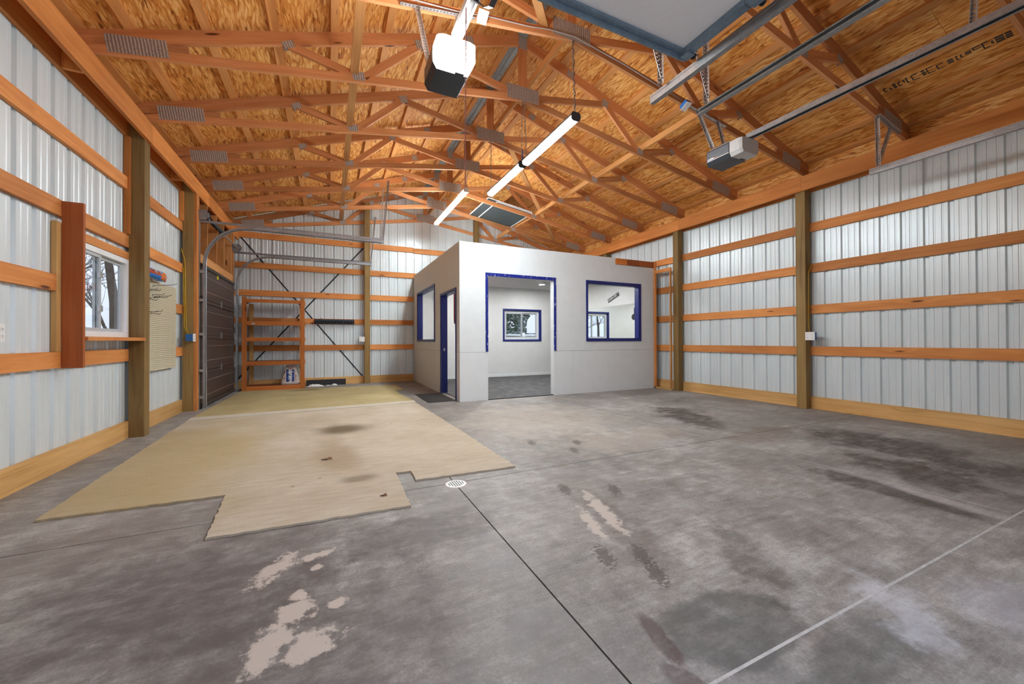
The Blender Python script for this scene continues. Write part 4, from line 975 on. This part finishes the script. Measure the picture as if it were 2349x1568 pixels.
# ------------------------------------------------------------------ stored screens up on the chords
def scr(label, x0, x1, y0, y1, dz):
    r = empty('window_screen', ((x0+x1)/2,(y0+y1)/2,bc_bot((x0+x1)/2)+0.1), label, 'screen', 'screens stored on the trusses')
    f = lambda x: bc_bot(x)+0.098+dz
    def bar(a, b): board('frame_bar', (a[0],a[1],f(a[0])), (b[0],b[1],f(b[0])), 0.024, 0.01, (0,0,1) if False else (Vector((0,1,0)) if abs(a[0]-b[0]) > 0.1 else Vector((1,0,-0.16))), M_VINYL, r)
    bar((x0,y0),(x1,y0)); bar((x0,y1),(x1,y1)); bar((x0,y0+0.012),(x0,y1-0.012)); bar((x1,y0+0.012),(x1,y1-0.012))
    mesh('mesh_sheet', [(x0,y0,f(x0)),(x1,y0,f(x1)),(x1,y1,f(x1)),(x0,y1,f(x0)),(x0,y0,f(x0)+0.002),(x1,y0,f(x1)+0.002),(x1,y1,f(x1)+0.002),(x0,y1,f(x0)+0.002)], BOXF, M_SCREEN, r)
scr('dark window screen laid on the far chords, lower one', 3.61, 4.55, 8.48, 9.9, 0.0)
scr('dark window screen laid on the far chords, wider one on top', 3.375, 4.53, 8.45, 9.86, 0.016)

# ------------------------------------------------------------------ things on the window wall
setprops(box('side_plank', XL+0.001, XL+0.139, 4.74, 4.776, 0.89, 2.355, M_PLANK), 'upright red-brown stained plank beside the slider window', 'plank')
setprops(box('sill_shelf', XL+0.001, XL+0.157, 4.778, 5.993, 1.131, 1.168, M_GIRT), 'rough pine shelf board under the slider window', 'shelf')
pg = empty('slat_panel', (XL,6.8,0.735), 'cream slatted panel with wire hooks between two posts', 'panel')
ya, yb = 6.15, 7.475
mesh('backing', boxv(XL+0.002, XL+0.010, ya, yb, 0.735, 1.928), BOXF, M_PEGD, pg)
n = 46; hh = (1.928-0.735)/n
for i in range(n): box('slat', XL+0.0102, XL+0.018, ya, yb, 0.735+i*hh+0.002, 0.735+(i+1)*hh-0.002, M_PEG, pg)
HK = [(6.62,1.86,0.30,0.05),(6.50,1.80,0.10,0.0),(6.52,1.785,0.13,0.01),(6.60,1.735,0.15,0.02),(6.66,1.72,0.22,0.03),(6.68,1.715,0.16,0.0),(6.53,1.69,0.12,0.01),(6.50,1.672,0.10,-0.02),(6.46,1.507,0.12,0.0),(6.51,1.505,0.16,0.02),(6.55,1.495,0.12,-0.02)]
for i, (y, z, L, dz) in enumerate(HK):
    o = tube('wire_hook', [(XL+0.019,y,z-0.02),(XL+0.022,y,z),(XL+0.02+L*0.6,y+L*0.45,z+dz*0.7),(XL+0.02+L*0.68,y+L*0.5,z+dz*0.7+0.018)], 0.0035, M_BLKSTEEL, None, 6)
    lab = ('longest wire hook of the cream panel, top one', 'short wire hook just under the top one', 'second short wire hook in the upper cluster', 'wire hook in the middle cluster', 'wide wire hook in the middle cluster', 'straight wire hook in the middle cluster', 'short wire hook low in the middle cluster', 'shortest wire hook low in the middle cluster', 'short wire hook in the lower pair', 'long wire hook in the lower pair', 'drooping wire hook lowest on the cream panel')[i]
    setprops(o, lab, 'hook', 'hooks on the cream panel')
pk = empty('snack_bag', (-2.03,6.5,1.93), 'blue and orange printed plastic bag on top of the cream panel', 'bag')
vs, fs = [], []; nu, nv = 16, 8
for i in range(nu+1):
    for j in range(nv):
        t = i/nu; a = 2*PI*j/nv; sw = (math.sin(PI*min(1,max(0,t*1.04)))**0.35 if 0 < t < 1 else 0.12)
        ry, rz = 0.055*sw+0.004, 0.066*(0.85+0.15*sw)
        vs.append((-2.045+ry*math.cos(a), 6.22+0.62*t, 1.985+rz*math.sin(a)+0.008*math.sin(9*t+j)))
for i in range(nu):
    for j in range(nv): fs.append((i*nv+j, i*nv+(j+1)%nv, (i+1)*nv+(j+1)%nv, (i+1)*nv+j))
fs += [tuple(range(nv))[::-1], tuple(nu*nv+j for j in range(nv))]
def snack():
    n = N('snack_print'); p = n.pos(); sp = n.node('ShaderNodeSeparateXYZ'); n.put(sp.inputs[0], p); y, z = sp.outputs[1], sp.outputs[2]
    BL = (0.01,0.16,0.52,1); OR_ = (0.72,0.16,0.02,1); RD = (0.40,0.05,0.01,1)
    nz = n.noise(p, 28, 3); c = n.mix(n.math('GREATER_THAN', z, 1.975), BL, RD); c = n.mix(n.math('GREATER_THAN', z, 2.028), c, BL)
    right = n.math('GREATER_THAN', y, 6.53); d = n.math('ADD', z, n.math('MULTIPLY', n.math('SUBTRACT', y, 6.53), -0.35))
    rc = n.mix(n.math('GREATER_THAN', d, 2.0), OR_, (0.06,0.33,0.75,1)); rc = n.mix(n.remap(nz, 0.62, 0.66), rc, (0.85,0.8,0.68,1))
    c = n.mix(right, c, rc); c = n.mix(n.math('LESS_THAN', z, 1.938), c, BL); return n.fin(c, 0.25)
wr_ = mesh('wrapper', vs, fs, snack(), pk, True)
text_mesh('print', 'ATS', 0.05, M_WPLAST, frame_matrix((0,1,0),(0,0,1),(1,0,0),(-1.990,6.36,2.01)), wr_, 0.0008)

# ------------------------------------------------------------------ things at the gable wall
sh = empty('storage_shelf', (-1.16,10.6,0), 'open pine storage shelf knocked together from framing lumber', 'shelf')
x0, x1, y0, y1 = -1.78, -0.54, 10.40, 10.975
for x in (x0, x1-0.089): box('upright', x, x+0.089, y0, y0+0.038, 0.0, 2.125, M_SHELF, sh)
for x in (x0+0.05, x1-0.14): box('upright', x, x+0.089, y1-0.04, y1-0.002, 0.0, 2.0, M_SKIRT, sh)
for z, hh in ((2.04,0.075),(1.53,0.095),(1.163,0.088),(0.617,0.09),(0.048,0.095)):
    box('front_rail', x0+0.09, x1-0.09, y0+0.002, y0+0.04, z-hh/2, z+hh/2, M_SHELF, sh)
    for x in (x0+0.005, x1-0.045): box('side_rail', x, x+0.038, y0+0.04, y1-0.045, z-hh/2, z+hh/2, M_SHELF, sh)
    box('shelf_board', x0+0.05, x1-0.05, y0+0.041, y1-0.045, z+hh/2-0.016, z+hh/2, M_PLANK, sh)
box('bare_patch', -1.60, -1.53, y0-0.0, y0+0.0015, 1.50, 1.535, M_CAULK, sh)
# cross bracing straps
for i, (a, b) in enumerate((((-1.93,3.62),(0.815,0.15)),((0.815,3.60),(-2.03,0.15)))):
    o = board('steel_strap', (a[0],YB+0.0386+0.0006*i,a[1]), (b[0],YB+0.0386+0.0006*i,b[1]), 0.034, 0.0005, (0,0,1), M_BLKSTEEL)
    setprops(o, ('black steel brace strap falling from the track side down to the gable post', 'black steel brace strap rising from the floor corner up to the gable post')[i], 'strap', 'cross bracing on the gable wall')
tk = empty('tool_rack', (0.115,10.95,1.6), 'black plastic tool rack with a row of grips on the back girt', 'tool rack')
box('rack_back', -0.35, 0.58, 10.995, 11.018, 1.555, 1.678, M_BLACKP, tk); box('rack_lip', -0.35, 0.58, 10.935, 10.994, 1.63, 1.645, M_BLACKP, tk)
for k in range(12): cyl('grip_roller', (-0.31+k*0.077,10.955,1.565), (-0.31+k*0.077,10.955,1.63), 0.02, M_BLACKP, tk, 12)
for k in range(13): box('rack_fin', -0.349+k*0.0773, -0.345+k*0.0773+0.002, 10.93, 10.994, 1.56, 1.629, M_BLACKP, tk)
kb = mesh('white_knob', *(lambda d: d)(tube_data([(-0.19,10.99,1.69),(-0.188,10.97,1.705),(-0.186,10.95,1.71)], [0.012,0.024,0.012], 12)), M_VINYL, None, True); setprops(kb, 'small white ball resting on top of the black tool rack', 'knob')  # small round white knob set on the rack top
# salt bag
sb = empty('salt_bag', (-0.86,10.6,0.096), 'white printed salt sack slumped on the bottom shelf', 'sack')
vs, fs = [], []; rows = 10; cols = 20
for i in range(rows+1):
    t = i/rows; z = 0.097 + 0.44*t
    wx = 0.195*(1-0.50*t**1.3)*(1.0 if t > 0.06 else 0.93); wy = 0.085*(1-0.75*t**2.2) + 0.012
    for j in range(cols):
        a = 2*PI*j/cols; ca, sa = math.cos(a), math.sin(a); ex = 0.55
        vs.append((-0.855+0.02*t+wx*math.copysign(abs(ca)**ex,ca)+0.006*math.sin(7*t+a*3), 10.60+wy*math.copysign(abs(sa)**ex,sa), z+0.012*math.sin(a*2+4*t)*t))
for i in range(rows):
    for j in range(cols): fs.append((i*cols+j, i*cols+(j+1)%cols, (i+1)*cols+(j+1)%cols, (i+1)*cols+j))
fs += [tuple(range(cols))[::-1], tuple(rows*cols+j for j in range(cols))]
def sack():
    n = N('sack_print'); p = n.pos(); sp = n.node('ShaderNodeSeparateXYZ'); n.put(sp.inputs[0], p); x, z = sp.outputs[0], sp.outputs[2]
    c = (0.72,0.68,0.66,1); nz = n.noise(p, 22, 3, 0.6)
    ctr = n.math('ADD', x, 0.845); ax = n.math('ABSOLUTE', ctr)
    inb = n.math('MULTIPLY', n.math('LESS_THAN', ax, 0.085), n.math('MULTIPLY', n.math('GREATER_THAN', z, 0.165), n.math('LESS_THAN', z, 0.45)))
    bl = n.mix(n.remap(nz, 0.5, 0.62), (0.006,0.025,0.17,1), (0.035,0.10,0.42,1))
    inn = n.math('MULTIPLY', n.math('LESS_THAN', ax, 0.035), n.remap(nz, 0.40, 0.5)); bl = n.mix(inn, bl, (0.70,0.72,0.78,1))
    bar = n.math('MULTIPLY', n.math('LESS_THAN', ax, 0.062), n.math('MULTIPLY', n.math('GREATER_THAN', z, 0.385), n.math('LESS_THAN', z, 0.40))); bl = n.mix(bar, bl, (0.70,0.72,0.80,1))
    c = n.mix(inb, c, bl)
    sides = n.math('MULTIPLY', n.math('MULTIPLY', n.math('GREATER_THAN', ax, 0.10), n.math('LESS_THAN', ax, 0.13)), n.math('MULTIPLY', n.math('GREATER_THAN', z, 0.2), n.math('GREATER_THAN', nz, 0.52)))
    c = n.mix(n.math('MULTIPLY', sides, 0.75), c, (0.42,0.13,0.12,1)); return n.fin(c, 0.4)
sk_ = mesh('sack_body', vs, fs, sack(), sb, True)
text_mesh('sack_print', 'SOS', 0.075, plain('sack_red', (0.45,0.02,0.02), 0.45), frame_matrix((1,0,0),(0,0.15,0.99),(0,-0.99,0.15),(-0.838,10.522,0.485)), sk_, 0.0015)
rs = box('rubber_strip', -0.53, 0.375, 10.885, 10.905, 0.0, 0.148, M_BLACK); setprops(rs, 'black rubber strip leaning on the floor against the back wall', 'rubber strip')
def rag(name, label, cx, cy, L, Wd, hgt, seed):
    rn = random.Random(seed); vs, fs = [], []; a, b = 14, 6
    for i in range(a+1):
        for j in range(b+1):
            e = math.sin(PI*i/a)*math.sin(PI*j/b)
            vs.append((cx+L*(i/a-0.5)+rn.uniform(-1,1)*0.012, cy+Wd*(j/b-0.5)*(0.6+0.4*math.sin(PI*i/a))+rn.uniform(-1,1)*0.008, 0.003+hgt*max(0,e)**0.6*rn.uniform(0.5,1)))
    for i in range(a):
        for j in range(b): fs.append((i*(b+1)+j, (i+1)*(b+1)+j, (i+1)*(b+1)+j+1, i*(b+1)+j+1))
    o = mesh(name, vs, fs, M_WPLAST, None, True); m = o.modifiers.new('t','SOLIDIFY'); m.thickness = 0.003
    return setprops(o, label, 'cloth', 'scraps by the back wall')
rag('white_rag', 'crumpled white rag on the floor below the rubber strip', -0.32, 10.72, 0.36, 0.16, 0.07, 1)
rag('white_scrap', 'small crumpled white scrap on the floor past the rag', 0.10, 10.78, 0.14, 0.09, 0.05, 2)
rag('white_scrap', 'flat white paper scrap between the rag and the gable post', -0.03, 10.80, 0.12, 0.07, 0.02, 3)

# ------------------------------------------------------------------ on the floor
def flat_carpet(name, label, pts, mat, h, group=None, parent=None, z0=0.001, seed=1, jag=0.006):
    rn = random.Random(seed); bp = []
    for (a, b) in zip(pts, pts[1:]+pts[:1]):
        a, b = Vector(a), Vector(b); n = max(2, int((b-a).length/0.03)); d = (b-a).normalized(); nn = Vector((-d.y, d.x))
        for i in range(n): bp.append(a+(b-a)*(i/n) + nn*(rn.uniform(-jag,jag) if i else 0))
    k = len(bp); vs = [(p.x,p.y,z0) for p in bp] + [(p.x,p.y,z0+h) for p in bp]
    fs = [tuple(range(k))[::-1], tuple(range(k,2*k))] + [(i,(i+1)%k,k+(i+1)%k,k+i) for i in range(k)]
    o = mesh(name, vs, fs, mat, parent)
    if label: setprops(o, label, 'carpet', group)
    return o
flat_carpet('carpet', 'worn beige carpet piece with notched front edge on the concrete', [(-1.657,3.445),(-0.679,3.414),(-0.635,2.713),(0.495,2.656),(0.502,3.369),(0.626,3.357),(0.616,3.124),(1.478,3.083),(1.462,4.57),(1.395,7.02),(-1.80,6.79)], M_CARPET, 0.014, 'carpet pieces', seed=1)
cb = empty('carpet', (0,8.5,0), 'olive-yellow carpet piece with pale hem in front of the brown door', 'carpet', 'carpet pieces')
flat_carpet('carpet_field', None, [(-1.815,7.07),(1.41,7.265),(1.325,8.30),(1.306,8.952),(1.52,9.06),(1.51,10.10),(-0.55,10.22),(-1.77,10.32)], M_CARPET_B, 0.014, None, cb, seed=2)
flat_carpet('carpet_hem', None, [(-1.808,6.80),(1.398,7.03),(1.41,7.262),(-1.815,7.066)], M_HEM, 0.018, None, cb, seed=3, jag=0.003)
dm = empty('door_mat', (1.86,7.55,0), 'dark ribbed doormat in front of the side doorway', 'mat')
mb_ = mesh('mat_base', boxv(1.60,2.125,6.95,8.16,0.0005,0.008), BOXF, M_BLACK, dm)
for k in range(30): box('rib', 1.63+k*0.0163, 1.63+k*0.0163+0.009, 6.98, 8.13, 0.0082, 0.013, M_MAT, mb_)
# drain
dr = empty('floor_drain', (0.892,2.935,0), 'round white floor drain grate between carpet and joint', 'drain')
vs, fs = [], []
for rr, zz in ((0.0,0.004),(0.075,0.004),(0.082,0.001)):
    for k in range(28): vs.append((0.892+rr*math.cos(2*PI*k/28), 2.935+rr*math.sin(2*PI*k/28), zz))
for q in range(2):
    for k in range(28): fs.append((q*28+k, q*28+(k+1)%28, (q+1)*28+(k+1)%28, (q+1)*28+k))
gr_ = mesh('grate', vs, fs, M_WPLAST, dr)
bs = []
for i in range(-3,4):
    for j in range(-3,4):
        if i*i+j*j < 11: bs.append((0.892+i*0.018-0.005, 0.892+i*0.018+0.005, 2.935+j*0.018-0.007, 2.935+j*0.018+0.007, 0.0035, 0.0046))
join_boxes('grate_holes', bs, M_BLACKP, gr_)
# dead leaves
M_LEAF = plain('dead_leaf', (0.20,0.10,0.045), 0.8, var=0.3)
for i, (x, y, s, z, lab) in enumerate(((-0.02,4.02,0.06,0.016,'curled dead leaf in the middle of the beige carpet'),(-0.6,1.62,0.035,0.001,'tiny brown leaf on bare concrete in the corner'),(0.35,2.9,0.03,0.016,'small leaf scrap near the carpet corner'))):
    vs = []
    for k in range(9):
        a = 2*PI*k/9; rr = s*(0.6+0.4*((k*7)%3)/2); vs.append((x+rr*math.cos(a), y+0.6*rr*math.sin(a), z+0.006+0.006*math.sin(a*2)))
    vs.append((x,y,z+0.002)); o = mesh('dead_leaf', vs, [(k,(k+1)%9,9) for k in range(9)], M_LEAF); m = o.modifiers.new('t','SOLIDIFY'); m.thickness = 0.0012
    setprops(o, lab, 'leaf', 'dead leaves')

# ------------------------------------------------------------------ outdoors seen through the windows
def grass():
    n = N('lawn'); p = n.pos(); f = n.noise(p, 0.6, 5); c = n.ramp(f, [(0.35,(0.10,0.12,0.05,1)),(0.65,(0.19,0.18,0.09,1))]); return n.fin(c, 0.9)
M_LAWN = grass(); M_BARK = plain('bark', (0.075,0.06,0.05), 0.9, var=0.3, scale=6)
M_PINE = plain('pine_needles', (0.028,0.055,0.032), 0.9, var=0.4, scale=4); M_HOUSE = plain('house_siding', (0.30,0.33,0.38), 0.7); M_ROOF = plain('house_roof', (0.30,0.27,0.28), 0.8, var=0.15, scale=3)
M_REDB = plain('red_barn', (0.25,0.05,0.045), 0.8)
gd = mesh('ground', boxv(-60,70,-40,70,-0.30,-0.15), BOXF, M_LAWN); setprops(gd, 'winter lawn outside the windows', None, None, 'structure')
dw = mesh('bounce_slab', boxv(-3,8.5,-22,YF-0.12,-0.149,-0.02), BOXF, plain('bounce_slab_concrete', (0.48,0.47,0.45), 0.85, var=0.1, scale=2)); setprops(dw, 'unseen pale concrete slab added to bounce daylight through the overhead doors', None, None, 'structure')  # unseen pale slab, added to bounce daylight in at the open door
def bare_tree(x, y, h, label, seed):
    rn = random.Random(seed); t = empty('bare_tree', (x,y,-0.15), label, 'tree', 'bare trees outside')
    vs, fs = [], []; tv, tf = [], []
    def grow(p, d, L, r, lev):
        pts = [p]; q = p; dd = d
        for k in range(3):
            dd = (dd + Vector((rn.uniform(-1,1),rn.uniform(-1,1),rn.uniform(-0.5,0.7)))*0.16).normalized(); q = q + dd*L/3; pts.append(q)
        if lev == 0: tube_data(pts, [r,r*0.9,r*0.8,r*0.65], 8, tv, tf)
        else: tube_data(pts, [r,r*0.8,r*0.6,r*0.4], 4 if lev > 1 else 5, vs, fs, cap=False)
        if lev < 4:
            for k in range(5 if lev < 3 else 4):
                s = rn.choice((1,2,3)); a = rn.uniform(0,2*PI); nd = (dd + Vector((math.cos(a),math.sin(a),rn.uniform(-0.2,0.5)))*rn.uniform(0.6,1.1)).normalized()
                grow(pts[s], nd, L*rn.uniform(0.5,0.75), r*0.45*rn.uniform(0.8,1.1), lev+1)
    grow(Vector((x,y,-0.15)), Vector((0,0,1)), h*0.45, h*0.018, 0)
    mesh('trunk', tv, tf, M_BARK, t); o = mesh('branches', vs, fs, M_BARK, t); o['kind'] = 'stuff'
bare_tree(-6.2, 16.6, 8.5, 'large bare tree right outside the slider window', 11)
bare_tree(-11.5, 26.5, 9.0, 'bare tree farther off behind the slider window', 12)
bare_tree(-9.2, 33.5, 8.0, 'thin bare tree far off in the slider window', 13)
bare_tree(-19.5, 43.0, 10.0, 'faint bare tree at the pale edge of the slider window', 14)
def pine(x, y, h, rad, label, seed):
    rn = random.Random(seed); t = empty('pine_tree', (x,y,-0.15), label, 'tree', 'evergreens outside'); vs, fs = [], []
    for k in range(420):
        u = rn.random()**0.8; z = 0.4+u*(h-0.4); r = rad*(1-u)**0.8*math.sqrt(rn.random()); a = rn.uniform(0,2*PI); c = Vector((x+r*math.cos(a), y+r*math.sin(a), z)); s = 0.16*rad
        n = len(vs)
        for q in range(4):
            vs.append(c + Vector((rn.uniform(-s,s),rn.uniform(-s,s),rn.uniform(-s*0.7,s*0.7))))
        fs += [(n,n+1,n+2),(n,n+2,n+3),(n,n+3,n+1),(n+1,n+3,n+2)]
    o = mesh('foliage', vs, fs, M_PINE, t); o['kind'] = 'stuff'; cyl('trunk', (x,y,-0.15), (x,y,1.2), 0.12, M_BARK, t, 8)
pine(9.6, 20.0, 5.0, 1.1, 'dark evergreen on one side of the back window', 21); pine(11.6, 24.0, 6.0, 1.4, 'broad evergreen in the middle of the back window', 22); pine(13.6, 27.5, 5.5, 1.2, 'evergreen partly hidden by the grey house', 23)
hs = empty('neighbour_house', (19,33,-0.15), 'grey house with pale roof seen through the back window', 'house')
mesh('house_wall', boxv(14.6,26,31,39,-0.15,2.3), BOXF, M_HOUSE, hs); prism('roof', [(30.3,2.3),(39.7,2.3),(35,4.6)], 'x', 14.2, 26.4, M_ROOF, hs)
for k in range(4): box('siding_board', 14.6, 26, 30.985, 30.998, 0.1+k*0.5, 0.14+k*0.5, M_VINYL, hs)
box('eave_board', 14.2, 26.4, 30.28, 30.34, 2.2, 2.42, M_VINYL, hs)
hp = empty('basketball_hoop', (9.9,18.2,-0.15), 'white basketball backboard on a post in the yard', 'hoop')
ol = []
for k in range(13):
    a = PI*k/12; ol.append((10.0+0.55*math.cos(a), 1.95+0.55*math.sin(a)))
ol = [(10.55,1.5)] + ol + [(9.45,1.5)]
prism('backboard', ol, 'y', 18.2, 18.24, M_WPLAST, hp); box('pole', 9.96,10.04,18.3,18.38,-0.15,1.9, M_BLACKP, hp)
rl2 = empty('yard_fence', (9,17.2,-0.15), 'white rail fence in the yard outside the back window', 'fence')
for x in (8.7, 9.9): box('fence_post', x, x+0.1, 17.2, 17.3, -0.15, 1.5, M_VINYL, rl2)
for z in (0.35, 0.85, 1.35): box('fence_rail', 7.6, 9.95, 17.17, 17.2, z, z+0.07, M_VINYL, rl2)
